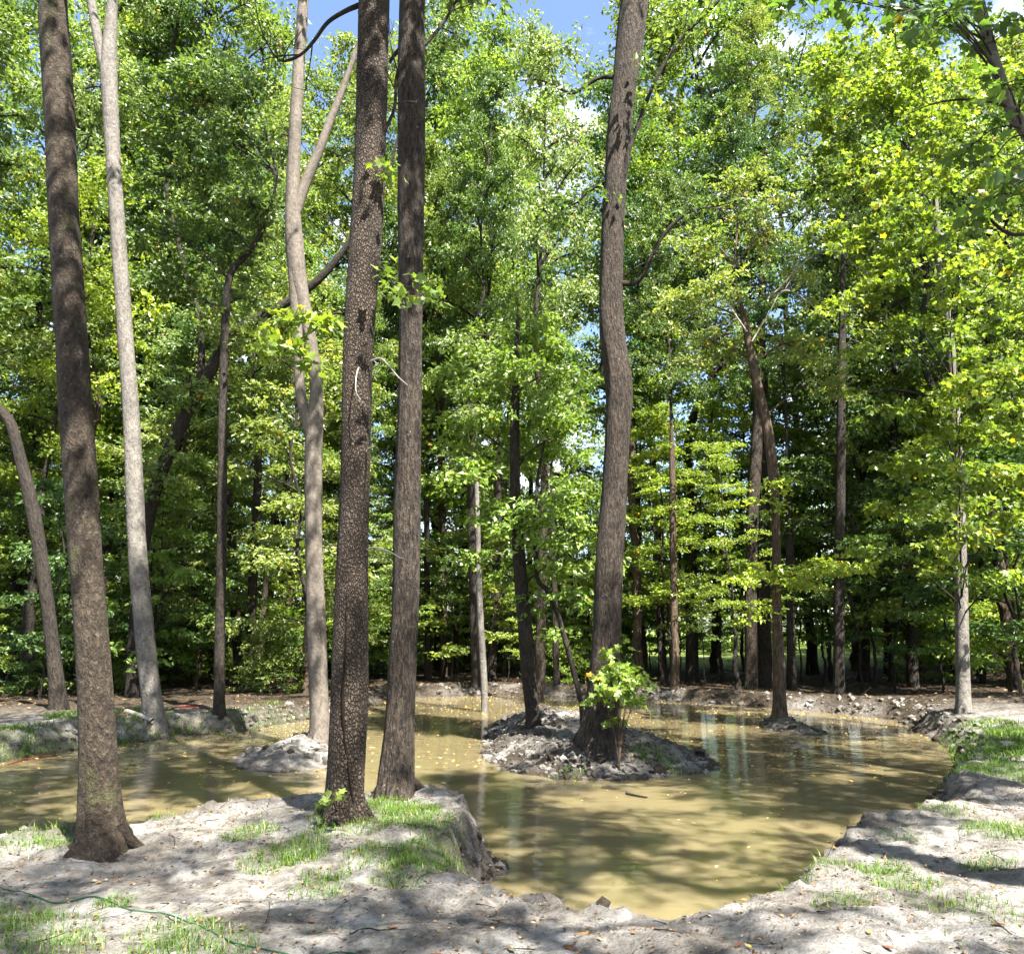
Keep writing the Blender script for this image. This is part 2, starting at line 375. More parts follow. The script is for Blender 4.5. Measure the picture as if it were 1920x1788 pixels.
# grass patches: x, y, radius, density (from the photograph, on the bank surface)
def gp(px, py, r, dens, z=-0.05, h=0.062):
    P = at_z(px, py, z); return (P[0], P[1], r, dens, h)
PATCH = [gp(30, 1742, 0.42, .6), gp(-90, 1720, 0.5, .6), gp(110, 1770, 0.22, .4), gp(320, 1735, 0.24, .5), gp(380, 1765, 0.30, .5), gp(300, 1790, .3, .4), gp(215, 1676, 0.12, 1),
         gp(550, 1596, 0.26, 1.1, h=.10), gp(500, 1612, 0.2, .9), gp(625, 1630, 0.22, .8), gp(600, 1660, 0.2, .6), gp(470, 1566, 0.22, 1), gp(640, 1550, 0.28, 1.1), gp(680, 1560, .25, .9),
         gp(745, 1520, 0.38, 1), gp(790, 1545, 0.4, 1), gp(840, 1580, 0.28, 1), gp(720, 1605, .3, .9), gp(800, 1610, 0.28, 1), gp(750, 1640, .2, .6), gp(600, 1575, .2, .7),
         gp(130, 1570, 0.3, .7), gp(30, 1570, .35, .7), gp(305, 1530, .12, .8),
         gp(1655, 1640, 0.24, 1), gp(1690, 1655, 0.24, .9), gp(1850, 1635, 0.18, .9), gp(1780, 1540, .25, .5), gp(1900, 1585, 0.35, .8), gp(1700, 1585, .2, .4),
         gp(1500, 1692, 0.16, 1, z=-.25), gp(1440, 1712, 0.14, 1, z=-.25), gp(1390, 1722, .12, .8, z=-.25), gp(1545, 1672, .15, .8, z=-.2), gp(1000, 1672, 0.10, 1, z=-.2), gp(1060, 1690, .1, .6, z=-.2),
         gp(1580, 1700, .2, .4), gp(1750, 1700, .25, .25), gp(1850, 1720, .3, .2),
         gp(1240, 1425, 0.32, 1, z=-.4), gp(1275, 1430, .3, 1, z=-.4), gp(1215, 1412, .3, .6, z=-.3), gp(1060, 1440, .3, .4, z=-.4),
         gp(1830, 1365, 1.3, .9, z=.0), gp(1900, 1385, 1.4, .9, z=.0), gp(1840, 1405, 0.9, .9, z=-.05), gp(1880, 1440, 0.7, .9, z=0), gp(1790, 1350, 1., .6, z=-.05), gp(1830, 1455, .3, .8, z=-.15),
         gp(40, 1380, 1.1, .8, z=-.2), gp(120, 1390, .9, .8, z=-.2), gp(-60, 1390, 1.2, .8, z=-.2), gp(240, 1365, .8, .9, z=-.2), gp(340, 1355, 1.2, .9, z=-.2), gp(430, 1352, .9, .7, z=-.2), gp(210, 1335, 1.2, .7, z=-.1),
         gp(520, 1330, 1.5, .35, z=-.1), gp(600, 1318, 1.6, .3, z=-.1), gp(800, 1295, 1.6, .6, z=-.1), gp(730, 1300, 1.4, .6, z=-.1), gp(1060, 1290, 2., .3, z=0)]
def grassy(x, y):
    g = np.zeros(np.shape(x))
    for a, b, r, dn, h in PATCH:
        q = (x - a) ** 2 + (y - b) ** 2
        g = np.maximum(g, dn * np.clip(1.25 - np.sqrt(q) / r, 0, 1))
    return g
xr, yr = X.ravel(), Y.ravel()
far = sstep(17, 23, yr + 0.25 * np.abs(xr))
side = sstep(9, 13, np.abs(xr) + 2 * fbm(xr * .3, yr * .3, 2)) * sstep(12, 17, yr)
litter = np.clip(np.maximum(far, side) * sstep(-0.5, 0.5, D + 0.9 * fbm(xr * .8, yr * .8, 3)), 0, 1)
meadow = sstep(37, 43, yr + 3 * fbm(xr * .1, yr * .1, 2))
wet = np.exp(-np.clip(D, 0, 9) / np.where(IS & (xr > -1.2) & (xr < 4.6), 2.2, np.where(IS, 0.2, 0.26))) * (0.95 + 0.5 * fbm(xr * 3, yr * 3, 2))
main = IS & (xr > -1.2) & (xr < 4.6)
wet = np.where(main, np.clip(0.58 + 0.9 * fbm(xr * 1.6, yr * 1.6, 3) + 0.5 * np.exp(-np.clip(D, 0, 9) / .2), 0, 1), wet)
gr = grassy(xr, yr) * (0.6 + 0.6 * fbm(xr * 4, yr * 4, 3))

m, n, l, out = nt("earth")
geo = n.new("ShaderNodeNewGeometry"); pos = geo.outputs["Position"]
n1 = noise(n, l, pos, 1.6, 6, 0.6); n2 = noise(n, l, pos, 9, 6, 0.65); n3 = noise(n, l, pos, 55, 5, 0.7); n4 = noise(n, l, pos, 200, 3, 0.6)
r1 = ramp(n, [(0.33, (0.122, 0.110, 0.096)), (0.5, (0.225, 0.212, 0.194)), (0.66, (0.325, 0.313, 0.296))]); l.new(n1.outputs["Fac"], r1.inputs[0])
r2 = ramp(n, [(0.36, (0.36, 0.335, 0.31)), (0.52, (0.95, 0.94, 0.93)), (0.62, (1.12, 1.11, 1.10))]); l.new(n2.outputs["Fac"], r2.inputs[0])
c = mixc(n, l, 0.75, r1.outputs[0], r2.outputs[0], 'MULTIPLY')
r3 = ramp(n, [(0.34, (0.40, 0.36, 0.33)), (0.47, (1, 1, 1)), (0.66, (1.12, 1.12, 1.12))]); l.new(n3.outputs["Fac"], r3.inputs[0])
c = mixc(n, l, 0.7, c, r3.outputs[0], 'MULTIPLY')
lf = ramp(n, [(0.35, (0.016, 0.012, 0.008)), (0.55, (0.046, 0.034, 0.022)), (0.72, (0.105, 0.082, 0.054))]); l.new(n2.outputs["Fac"], lf.inputs[0])
lf2 = mixc(n, l, 0.8, lf.outputs[0], r3.outputs[0], 'MULTIPLY')
c = mixc(n, l, attr(n, "litter"), c, lf2)
gcol = mixc(n, l, n3.outputs["Fac"], (0.022, 0.045, 0.008), (0.075, 0.105, 0.024))
gm = n.new("ShaderNodeMath"); gm.operation = 'MULTIPLY'; l.new(attr(n, "gr"), gm.inputs[0]); gm.inputs[1].default_value = 0.95
c = mixc(n, l, gm.outputs[0], c, gcol)
c = mixc(n, l, attr(n, "meadow"), c, mixc(n, l, n2.outputs["Fac"], (0.10, 0.14, 0.03), (0.22, 0.27, 0.07)))
wetc = mixc(n, l, n2.outputs["Fac"], (0.016, 0.012, 0.009), (0.062, 0.049, 0.037))
wcl = n.new("ShaderNodeClamp"); l.new(attr(n, "wet"), wcl.inputs[0])
c = mixc(n, l, wcl.outputs[0], c, wetc)
hs = n.new("ShaderNodeMath"); hs.operation = 'MULTIPLY_ADD'; l.new(n3.outputs["Fac"], hs.inputs[0]); hs.inputs[1].default_value = 0.35; l.new(n2.outputs["Fac"], hs.inputs[2])
hs2 = n.new("ShaderNodeMath"); hs2.operation = 'MULTIPLY_ADD'; l.new(n4.outputs["Fac"], hs2.inputs[0]); hs2.inputs[1].default_value = 0.12; l.new(hs.outputs[0], hs2.inputs[2])
pbsdf(n, l, out, c, 0.95, bump(n, l, hs2.outputs[0], 0.11, 0.9), 0.15)
EARTH = m
V = np.stack([xr, yr, Z], 1)
g = build("ground", V, Fq, EARTH, attrs={"wet": wet, "litter": litter, "gr": np.clip(gr, 0, 1), "meadow": meadow})
tag(g, "pale sandy bank and leaf-covered forest floor around the pond", "ground", kind="structure")

# water
m, n, l, out = nt("murky_water")
geo = n.new("ShaderNodeNewGeometry"); pos = geo.outputs["Position"]
w1 = noise(n, l, mapping(n, l, pos, (0.9, 2.6, 1)).outputs[0], 2.2, 3, 0.5)
w2 = noise(n, l, mapping(n, l, pos, (1.0, 1.8, 1)).outputs[0], 9, 2, 0.5)
patch = noise(n, l, pos, 0.35, 3)
mk = n.new("ShaderNodeMath"); mk.operation = 'MULTIPLY_ADD'; l.new(w2.outputs["Fac"], mk.inputs[0]); mk.inputs[1].default_value = 0.16; l.new(w1.outputs["Fac"], mk.inputs[2])
silt = mixc(n, l, patch.outputs["Fac"], (0.100, 0.080, 0.040), (0.138, 0.115, 0.063))
p = pbsdf(n, l, out, silt, 0.03, bump(n, l, mk.outputs[0], 0.009, 0.8), 0.5)
p.inputs["IOR"].default_value = 1.333
p.inputs["Subsurface Weight"].default_value = 1.0
p.inputs["Subsurface Radius"].default_value = (0.32, 0.28, 0.16)
p.inputs["Subsurface Scale"].default_value = 0.5
p.subsurface_method = 'BURLEY'
WATER = m
wx = np.linspace(-32, 18, 40); wy = np.linspace(4, 34, 30)
WX, WY = np.meshgrid(wx, wy)
i, j = np.meshgrid(np.arange(29), np.arange(39), indexing='ij')
Fw = np.stack([i * 40 + j, i * 40 + j + 1, (i + 1) * 40 + j + 1, (i + 1) * 40 + j], -1).reshape(-1, 4)
w = build("water", np.stack([WX.ravel(), WY.ravel(), np.full(WX.size, ZW)], 1), Fw, WATER)
tag(w, "murky olive brown pond water with tree reflections", "water", kind="structure")

# ------------------------------------------------------------------ foliage and tree builders
LOBED = np.array([(0, 0), (0.30, 0.10), (0.24, 0.30), (0.52, 0.52), (0.20, 0.60), (0, 1.0), (-0.20, 0.60), (-0.52, 0.52), (-0.24, 0.30), (-0.30, 0.10)])
class Leaves:
    def __init__(s): s.P = []; s.D = []; s.N = []; s.S = []; s.C = []
    def add(s, P, D, N, S, C):
        s.P.append(P); s.D.append(D); s.N.append(N); s.S.append(S); s.C.append(C)
    def build(s, name, mat, parent=None, off=(0, 0, 0), lobed=False, wide=0.62):
        P = np.concatenate(s.P) - np.asarray(off); D = norm(np.concatenate(s.D)); N = np.concatenate(s.N)
        S = np.concatenate(s.S)[:, None]; C = np.concatenate(s.C)
        N = norm(N - D * (N * D).sum(1, keepdims=True)); B = np.cross(D, N); k = len(P)
        if lobed:
            q = LOBED
            V = P[:, None] + S[:, None] * (B[:, None] * q[None, :, :1] + D[:, None] * q[None, :, 1:] + N[:, None] * (0.16 * np.abs(q[None, :, :1]) - 0.12 * q[None, :, 1:] ** 2))
        else:
            q = np.array([(0, 0, 0), (0.5 * wide, 0.45, 0.10), (0, 1, -0.10), (-0.5 * wide, 0.45, 0.10)])
            V = P[:, None] + S[:, None] * (B[:, None] * q[None, :, :1] + D[:, None] * q[None, :, 1:2] + N[:, None] * q[None, :, 2:])
        m_ = V.shape[1]
        return build(name, V.reshape(-1, 3), np.arange(k * m_).reshape(k, m_), mat, parent, smooth=False, attrs={"lc": np.repeat(C, m_)})
    def count(s): return sum(len(p) for p in s.P)

def clumps(Lv, rng, C, R, n, size, flat=0.35, twigs=6, up=0.9, autumn=0.004, droop=0.2, G=None, tw=0.006):
    """n leaves on twigs round each centre in C"""
    C = np.asarray(C); k = len(C); R = np.broadcast_to(R, (k,))
    az = rng.random((k, twigs)) * 2 * math.pi
    z = rng.normal(0.03, 0.8, (k, twigs)) * flat
    d = norm(np.stack([np.cos(az), np.sin(az), z], -1)); ln = R[:, None] * rng.uniform(0.55, 1.15, (k, twigs))
    t = rng.integers(0, twigs, (k, n)); u = rng.random((k, n)) ** 0.75
    kk = np.arange(k)[:, None]
    dd = d[kk, t]; ll = ln[kk, t]
    P = C[:, None] + dd * (u * ll)[..., None]
    P[..., 2] -= droop * (u ** 2) * ll
    P = P + rng.normal(0, 1, P.shape) * (np.array([0.13, 0.13, 0.08]) * R[:, None, None])
    D = norm(dd + rng.normal(0, 0.65, P.shape) + np.array([0, 0, -0.25]))
    N = norm(np.array([0.25, -0.2, up * 0.75]) + rng.normal(0, 0.6, P.shape))
    S = size * (0.45 + 0.95 * rng.random((k, n)) ** 0.9)
    lc = np.clip(0.45 + rng.normal(0, 0.13, (k, 1)) + rng.normal(0, 0.17, (k, n)), 0, 0.94)
    lc[rng.random((k, n)) < autumn] = 1.0
    Lv.add(P.reshape(-1, 3), D.reshape(-1, 3), N.reshape(-1, 3), S.ravel(), lc.ravel())
    if G is not None:
        for a in range(k):
            for b in range(twigs):
                e = C[a] + d[a, b] * ln[a, b] - np.array([0, 0, droop * ln[a, b]])
                G.add(*tube(bez(C[a], C[a] + d[a, b] * ln[a, b] * 0.5, e, 4), np.linspace(tw, tw * 0.3, 4), 3))

def gen_crown(Lv, G, rng, ax, h0, h1, spread, nl, ncl, lpc, size, R, flat=0.35, el=(0.15, 0.9), lr=0.05, top=0.45, low=0.6, autumn=0.004, up=0.9):
    """limbs round the axis polyline ax between heights h0 and h1, leaf clumps along them"""
    ax = np.asarray(ax)
    C = []; RR = []
    for q in range(nl):
        t = (q + rng.random() * 0.8) / nl; h = h0 + (h1 - h0) * t
        a = np.array([np.interp(h, ax[:, 2], ax[:, 0]), np.interp(h, ax[:, 2], ax[:, 1]), h])
        az = q * 2.4 + rng.normal(0, 0.4)
        L = spread * (low + (1 - low) * math.sin(math.pi * min(1, t * 1.25 + 0.15)) if t < 0.6 else top + (1 - top) * (1 - t) / 0.4) * rng.uniform(0.7, 1.2)
        e = el[0] + (el[1] - el[0]) * t + rng.normal(0, 0.12)
        dv = np.array([math.cos(az) * math.cos(e), math.sin(az) * math.cos(e), math.sin(e)])
        b = a + dv * L; b[2] -= 0.08 * L
        mid = a + dv * L * 0.5 + np.array([0, 0, 0.13 * L]) + rng.normal(0, 0.06 * L, 3)
        pts = bez(a, mid, b, 8)
        r = lr * (0.45 + 0.55 * L / spread)
        G.add(*tube(pts, np.linspace(r, r * 0.18, 8), 6))
        for s in np.linspace(0.35, 1.0, ncl):
            p = bez(a, mid, b, 41)[int(s * 40)]
            c = p + rng.normal(0, 0.17 * L, 3) * np.array([1, 1, 0.5])
            C.append(c); RR.append(R * rng.uniform(0.7, 1.25))
            G.add(*tube(bez(p, (p + c) / 2 + np.array([0, 0, 0.1]), c, 4), np.linspace(r * 0.35, r * 0.1, 4), 4))
    clumps(Lv, rng, np.array(C), np.array(RR), lpc, size, flat, autumn=autumn, up=up)

def gen_lobes(Lv, G, rng, lobes, ax, size, flat=0.4, lpc=110, R=0.55, lr=0.03, autumn=0.006, up=0.9, dens=1.0, twig=False):
    """lobes: (centre xyz, radii xyz); clumps inside each, a limb from the trunk to each lobe"""
    for c, r in lobes:
        c = np.asarray(c, float); r = np.asarray(r, float)
        k = max(2, int(dens * 2.2 * r.prod() ** (2 / 3) / (R * R)))
        q = norm(rng.normal(0, 1, (k, 3))) * (rng.random((k, 1)) ** 0.45) * r + c
        h = c[2] - 0.5 * np.linalg.norm(c[:2] - ax[np.argmin(np.abs(ax[:, 2] - c[2])), :2]) - 0.3 * r[2]
        h = max(h, ax[:, 2].min() + 0.5)
        a = ax[np.argmin(np.abs(ax[:, 2] - h))]
        pts = bez(a, (a + c) / 2 + np.array([0, 0, 0.12 * np.linalg.norm(c - a)]), c, 8)
        G.add(*tube(pts, np.linspace(lr, lr * 0.4, 8), 6))
        for p in q:
            s = pts[5 + rng.integers(0, 3)]
            G.add(*tube(bez(s, (s + p) / 2 + np.array([0, 0, 0.06]), p, 4), np.linspace(lr * 0.35, lr * 0.12, 4), 4))
        clumps(Lv, rng, q, R * rng.uniform(0.7, 1.3, k), lpc, size, flat, autumn=autumn, up=up, G=G if twig else None)

def trace_trunk(base, pts, H, sink=0.35, step=0.06, lean=0.0):
    """pixel trace of a trunk standing at pixel base (px, py, ground height) -> base point, sampled xyz r"""
    px, py, zg = base
    B = at_z(px, py, zg)
    if zg > ZW + 0.01:
        for Yq in np.arange(4 if py > 1300 else 20, 60, 0.05):
            q = at_Y(px, py, Yq); zq, dq, _ = glook(q[0], q[1])
            if q[2] <= zq + 0.02 and dq > (0.08 if py > 1300 else 0.45): B = q; break
    Y0 = B[1]; B[2] = gz(B[0], B[1])
    rows = []
    for k, (qx, qy, w) in enumerate(pts):
        P = at_Y(qx, qy, Y0 + lean * k / len(pts)); rows.append([*P, rpx(P, w)])
    rows = [r for r in rows if r[2] > B[2] + 0.12]
    r0 = rows[0][3]
    rows = [[B[0], B[1], B[2] - sink, r0 * 1.12], [B[0], B[1], B[2] + 0.02, r0 * 1.06]] + rows
    last, prev = np.array(rows[-1]), np.array(rows[-2])
    if H and last[2] < H - 0.5:
        d = (last - prev)[:3]; d = d / max(d[2], 0.2); d[:2] = np.clip(d[:2], -0.2, 0.2)
        for f in (0.3, 0.65, 1.0):
            z = last[2] + (H - last[2]) * f
            rows.append([last[0] + d[0] * (z - last[2]) * (1 - 0.4 * f), last[1] + d[1] * (z - last[2]) * (1 - 0.4 * f), z, last[3] * (1 - 0.85 * f)])
    rows = np.array(rows)
    n_ = int(np.linalg.norm(np.diff(rows[:, :3], axis=0), axis=1).sum() / step)
    S = spline(rows, max(8, n_)); S[:, 3] = np.maximum(S[:, 3], 0.008)
    return B, S

TRUNKS = []                                       # (x, y) taken, kept free of scattered plants
def trunk_part(B, S, bark, root, sides=28, lump=0.07, ridge=0.03, flare=0.35, seed=0.0):
    G = Geo(); G.add(*tube(S[:, :3], S[:, 3], sides, lump, ridge, flare, seed=seed))
    TRUNKS.append((B[0], B[1]))
    return G.build("trunk", BARK[bark], root, off=B)
def limb_part(root, B, rows, Y, bark, sides=10, name="limb", ym=0.0):
    P = [[*(q := at_Y(a, b, Y + ym * k / len(rows))), rpx(q, w)] for k, (a, b, w) in enumerate(rows)]
    S = spline(P, max(10, len(P) * 7)); S[:, 3] = np.maximum(S[:, 3], 0.003)
    G = Geo(); G.add(*tube(S[:, :3], S[:, 3], sides, 0.06, 0.02, seed=rows[0][0] * 0.01))
    return G.build(name, BARK[bark], root, off=B), S
def twigs(root, limb, B, S, bark, n_, ln, seed, leaf=None, lo=0.35, lpc=10, size=.12):
    """fine side twigs (one part each limb) and, if leaf is given, their leaves"""
    rng = np.random.default_rng(3000 + seed); G = Geo(); Lv = Leaves()
    for q in range(n_):
        i_ = int((lo + (1 - lo) * (q + rng.random()) / n_) * (len(S) - 1)); p = S[i_, :3]
        t_ = norm(S[min(i_ + 2, len(S) - 1), :3] - S[max(i_ - 2, 0), :3]); d = norm(t_ * 0.9 + rng.normal(0, 0.75, 3) + (0, 0, .15)); L = ln * rng.uniform(.5, 1.2)
        e = p + d * L + (0, 0, -.1 * L); r = min(S[i_, 3] * 0.7, 0.010)
        G.add(*tube(bez(p, p + d * L * .5 + rng.normal(0, .1 * L, 3), e, 7), np.linspace(r, .0022, 7), 5))
        for _ in range(3):
            b_ = p + (e - p) * rng.uniform(.35, .9); f = b_ + norm(d + rng.normal(0, .8, 3)) * L * .4
            G.add(*tube(bez(b_, (b_ + f) / 2 + rng.normal(0, .04 * L, 3), f, 4), np.linspace(r * .5, .0016, 4), 4))
            if leaf: clumps(Lv, rng, f[None], .22, lpc, size, .2, 4)
    G.build("twig", BARK[bark], limb, off=B)["kind"] = "stuff"
    if leaf: Lv.build("foliage", LEAF[leaf], limb, off=B)
def lobe(px, py, rx, ry, Y, ty=None):
    c = at_Y(px, py, Y); k = mpp(c)
    return c, (rx * k, (ty if ty is not None else min(rx * k, 1.6)), ry * k)

# shared crowns: limbs and leaves round a 12 m leader, and low spreading ones for the understorey
def crown_proto(seed, leaf, H=12.0, spread=3.4, nl=17, ncl=5, lpc=150, size=0.15, R=0.9, flat=0.4, el=(0.1, 1.0), lr=0.06, low=0.6, top=0.35, lead=0.10, wob=0.25, autumn=0.003):
    rng = np.random.default_rng(seed)
    z = np.linspace(0, H, 9)
    ax = np.stack([np.cumsum(rng.normal(0, wob, 9)) * (z > 0), np.cumsum(rng.normal(0, wob, 9)) * (z > 0), z], 1)
    Lv, G = Leaves(), Geo()
    S = spline(ax, 40); G.add(*tube(S, np.linspace(lead, 0.012, 40), 8))
    gen_crown(Lv, G, rng, S, 0.03 * H, 0.99 * H, spread, nl, ncl, lpc, size, R, flat, el, lr, top, low, autumn)
    lo = Lv.build("crown", LEAF[leaf]); go = G.build("leader", BARK['dark'])
    col.objects.unlink(lo); col.objects.unlink(go)
    return lo.data, go.data
TALL = [crown_proto(100 + k, lf, spread=sp, nl=nl, lpc=lp) for k, (lf, sp, nl, lp) in enumerate([
    ('mid', 3.4, 20, 160), ('mid', 2.8, 18, 165), ('deep', 3.6, 20, 160), ('bright', 3.0, 18, 160), ('mid', 3.9, 22, 155), ('deep', 2.6, 17, 165), ('pale', 2.4, 16, 120), ('bright', 3.4, 20, 155)])]
MIDS = [crown_proto(400 + k, lf, H=10.0, spread=sp, nl=24, ncl=5, lpc=105, size=0.125, R=0.62, flat=0.17, el=(0.0, 0.8), lr=0.025, lead=0.06, low=0.85, top=0.3, wob=0.15)
        for k, (lf, sp) in enumerate([('bright', 2.3), ('mid', 2.6), ('pale', 2.0), ('mid', 2.2), ('bright', 2.7)])]
LOW = [crown_proto(200 + k, lf, H=5.0, spread=sp, nl=12, ncl=4, lpc=95, size=0.12, R=0.5, flat=0.14, el=(0.05, 0.7), lr=0.018, lead=0.03, low=0.9, top=0.3, wob=0.12)
       for k, (lf, sp) in enumerate([('mid', 1.7), ('bright', 1.9), ('deep', 1.5), ('mid', 2.1), ('bright', 1.4), ('deep', 1.9)])]
BUSH = [crown_proto(300 + k, lf, H=1.5, spread=1.0, nl=11, ncl=3, lpc=70, size=0.085, R=0.34, flat=0.5, el=(0.2, 1.1), lr=0.008, lead=0.012, low=0.8, top=0.5, wob=0.05)
        for k, lf in enumerate(['mid', 'deep', 'bright'])]

def put_crown(root, B, proto, loc, sc, rz, squash=1.0):
    for nm, me in (("crown", proto[0]), ("leader", proto[1])):
        o = bpy.data.objects.new(nm, me); col.objects.link(o); o.parent = root
        o.location = tuple(np.asarray(loc) - B); o.scale = (sc * squash, sc * squash, sc); o.rotation_euler = (0, 0, rz)

def tall_tree(name, label, base, pts, H, hb, bark, proto, sc=None, rz=0.0, group=None, squash=1.0, sides=14, step=0.25, seed=1.0, cat="tree", **kw):
    B, S = trace_trunk(base, pts, hb, step=step, **kw)
    root = tag(empty(name, B), label, cat, group)
    S[:, 3] = np.maximum(S[:, 3], 0.05)
    trunk_part(B, S, bark, root, sides, 0.08, 0.04, 0.3, seed)
    put_crown(root, B, proto, S[-1, :3] - np.array([0, 0, 0.1]), (H - S[-1, 2]) / 12.0, rz, squash)
    return root

# ------------------------------------------------------------------ the large trees in front
def big_tree(name, label, base, pts, H, bark, seed, sides=44, step=0.045, flare=0.4, lump=0.08, ridge=0.06, crown=None, leaf='mid', group=None, shade_lobes=None):
    B, S = trace_trunk(base, pts, H, step=step)
    root = tag(empty(name, B), label, "tree", group)
    trunk_part(B, S, bark, root, sides, lump, ridge, flare, seed)
    if crown:
        h0, spread, nl, lpc = crown
        Lv, G = Leaves(), Geo(); rng = np.random.default_rng(int(seed * 100))
        gen_crown(Lv, G, rng, S[:, :3], h0, H * 0.98, spread, nl, 4, lpc, 0.15, 0.8, 0.4, (0.15, 0.9), 0.05)
        if shade_lobes: gen_lobes(Lv, G, rng, shade_lobes, S[:, :3], 0.15, flat=0.35, lpc=120, R=0.75, lr=0.045, dens=2.2)  # unseen foliage above the frame, added only to cast shade
        Lv.build("crown", LEAF[leaf], root, off=B); G.build("branch", BARK[bark], root, off=B)["kind"] = "stuff"
    return root, B, S

A, AB, AS = big_tree("mottled_tree", "large dark trunk mottled with lichen standing leftmost on the sandy bank", (196, 1590, -0.02),
    [(191, 1560, 88), (187, 1500, 82), (183, 1400, 74), (173, 1200, 64), (158, 1000, 64), (144, 800, 63), (133, 600, 61), (119, 400, 59), (110, 200, 60), (99, 0, 58), (95, -100, 56)],
    17, 'mottled', 1.3, flare=0.36, crown=(10.5, 3.4, 16, 85), shade_lobes=[((-1.6, 3.9, 10.2), (1.1, .8, .7)), ((-0.8, 3.0, 12.2), (1.2, 1.0, .8)), ((-2.6, 4.6, 12.2), (1.7, 1.1, .8)), ((-3.9, 4.2, 12.4), (1.5, 1.2, .8))])  # last list: added out-of-view lobes that shade this trunk and the left water
Bt, BB, BS = big_tree("pale_tree", "tall pale grey trunk leaning left beside the red hose, forked near the top", (287, 1348, -0.25),
    [(285, 1320, 40), (272, 1200, 38), (256, 1000, 36), (247, 800, 33), (233, 600, 30), (219, 400, 29), (207, 200, 31), (204, 120, 32), (211, 0, 20), (216, -80, 17)],
    25, 'pale', 2.1, sides=26, step=0.1, flare=0.25, lump=0.04, crown=(19, 3.2, 12, 80))
limb_part(Bt, BB, [(202, 140, 24), (192, 110, 21), (181, 60, 19), (170, 0, 18), (158, -60, 16), (150, -150, 8)], BB[1], 'pale')
Dt, DB, DS = big_tree("forked_tree", "slim tan trunk on the mud spit that splits into two crossing stems", (600, 1386, -0.32),
    [(600, 1360, 36), (594, 1200, 36), (588, 1000, 33), (588, 860, 34), (590, 800, 34), (593, 740, 25), (588, 680, 24), (575, 600, 24), (558, 520, 33), (551, 450, 34), (549, 380, 28), (553, 260, 24), (560, 120, 22), (569, 0, 20), (572, -80, 18)],
    22, 'tan', 3.7, sides=26, step=0.09, flare=0.25, lump=0.06, crown=(16, 2.6, 12, 70))
limb_part(Dt, DB, [(586, 815, 26), (570, 770, 22), (562, 720, 20), (560, 640, 20), (553, 560, 20), (548, 480, 20)], DB[1] - 0.05, 'tan')
limb_part(Dt, DB, [(553, 400, 22), (572, 345, 20), (597, 285, 18), (622, 220, 15), (645, 160, 12), (668, 95, 8), (690, 30, 5)], DB[1], 'tan')
E, EB, ES = big_tree("plated_tree", "thick brown trunk with blocky plated bark and a dark seam, on the grassy point", (645, 1530, -0.05),
    [(646, 1500, 72), (650, 1400, 71), (654, 1300, 70), (659, 1100, 62), (665, 900, 56), (670, 700, 56), (681, 500, 61), (693, 300, 58), (699, 100, 57), (701, 0, 58), (703, -90, 56)],
    18, 'plates', 4.4, flare=0.38, crown=(11, 3.4, 15, 85))
Ft, FB, FS = big_tree("ridged_tree", "grey brown trunk at the tip of the grassy point, curving slightly at its foot", (742, 1486, -0.1),
    [(743, 1450, 64), (748, 1380, 57), (752, 1300, 53), (761, 1100, 51), (765, 900, 49), (769, 700, 44), (770, 500, 46), (771, 350, 50), (771, 200, 53), (773, 0, 48), (775, -80, 46)],
    18, 'ridges', 5.2, flare=0.42, crown=(12.5, 3.4, 15, 80), shade_lobes=[((-0.6, 5.4, 12.0), (1.9, 1.2, 0.9)), ((0.8, 4.6, 13.6), (1.6, 1.3, 1.0)), ((-2.2, 5.8, 12.4), (1.5, 1.1, 0.8))])  # last list: unseen lobes added to darken the left pond arm with shadow
Gt, GB, GS = big_tree("island_tree", "tall thick trunk with a bend and bulge growing on the mud island", (1126, 1398, -0.18),
    [(1126, 1370, 74), (1130, 1320, 64), (1137, 1200, 54), (1142, 1050, 52), (1153, 900, 46), (1160, 790, 48), (1160, 720, 52), (1148, 620, 48), (1146, 500, 44), (1152, 380, 43), (1160, 260, 44), (1173, 140, 48), (1187, 20, 52), (1193, -80, 46)],
    23, 'ridges', 6.1, sides=36, step=0.07, flare=0.32, lump=0.10, crown=(16, 3.4, 13, 80))
LO, LS = limb_part(Gt, GB, [(1160, 532, 12), (1190, 530, 10), (1207, 515, 9), (1222, 480, 8), (1247, 437, 7), (1280, 405, 6), (1310, 392, 4), (1345, 390, 3), (1370, 410, 2)], GB[1] - 0.05, 'dark', ym=-0.8)
twigs(Gt, LO, GB, LS, 'dark', 10, 0.8, 1, 'mid')
LO, LS = limb_part(Gt, GB, [(1160, 352, 12), (1172, 320, 11), (1180, 280, 9), (1200, 225, 8), (1212, 190, 8), (1240, 130, 6), (1275, 75, 6), (1310, 40, 5), (1345, 5, 5), (1370, -30, 4)], GB[1] - 0.1, 'dark', ym=-0.6)
twigs(Gt, LO, GB, LS, 'dark', 10, 0.8, 2, 'mid')
LO, LS = limb_part(Gt, GB, [(1150, 145, 9), (1120, 148, 7), (1075, 175, 6), (1050, 165, 4), (1010, 150, 3), (975, 152, 2)], GB[1], 'dark', ym=0.5)
twigs(Gt, LO, GB, LS, 'dark', 10, 0.8, 3, 'mid')
LO, LS = limb_part(Gt, GB, [(1140, 340, 6), (1110, 355, 5), (1085, 378, 4), (1070, 385, 2)], GB[1], 'dark', ym=0.5)
twigs(Gt, LO, GB, LS, 'dark', 10, 0.8, 4, 'mid')
LO, LS = limb_part(E, EB, [(688, 5, 12), (650, 20, 9), (615, 42, 8), (590, 75, 7), (570, 98, 6), (545, 112, 6), (522, 112, 4), (500, 80, 3), (485, 40, 2), (478, 0, 2)], EB[1] + 0.05, 'dark', ym=0.4)
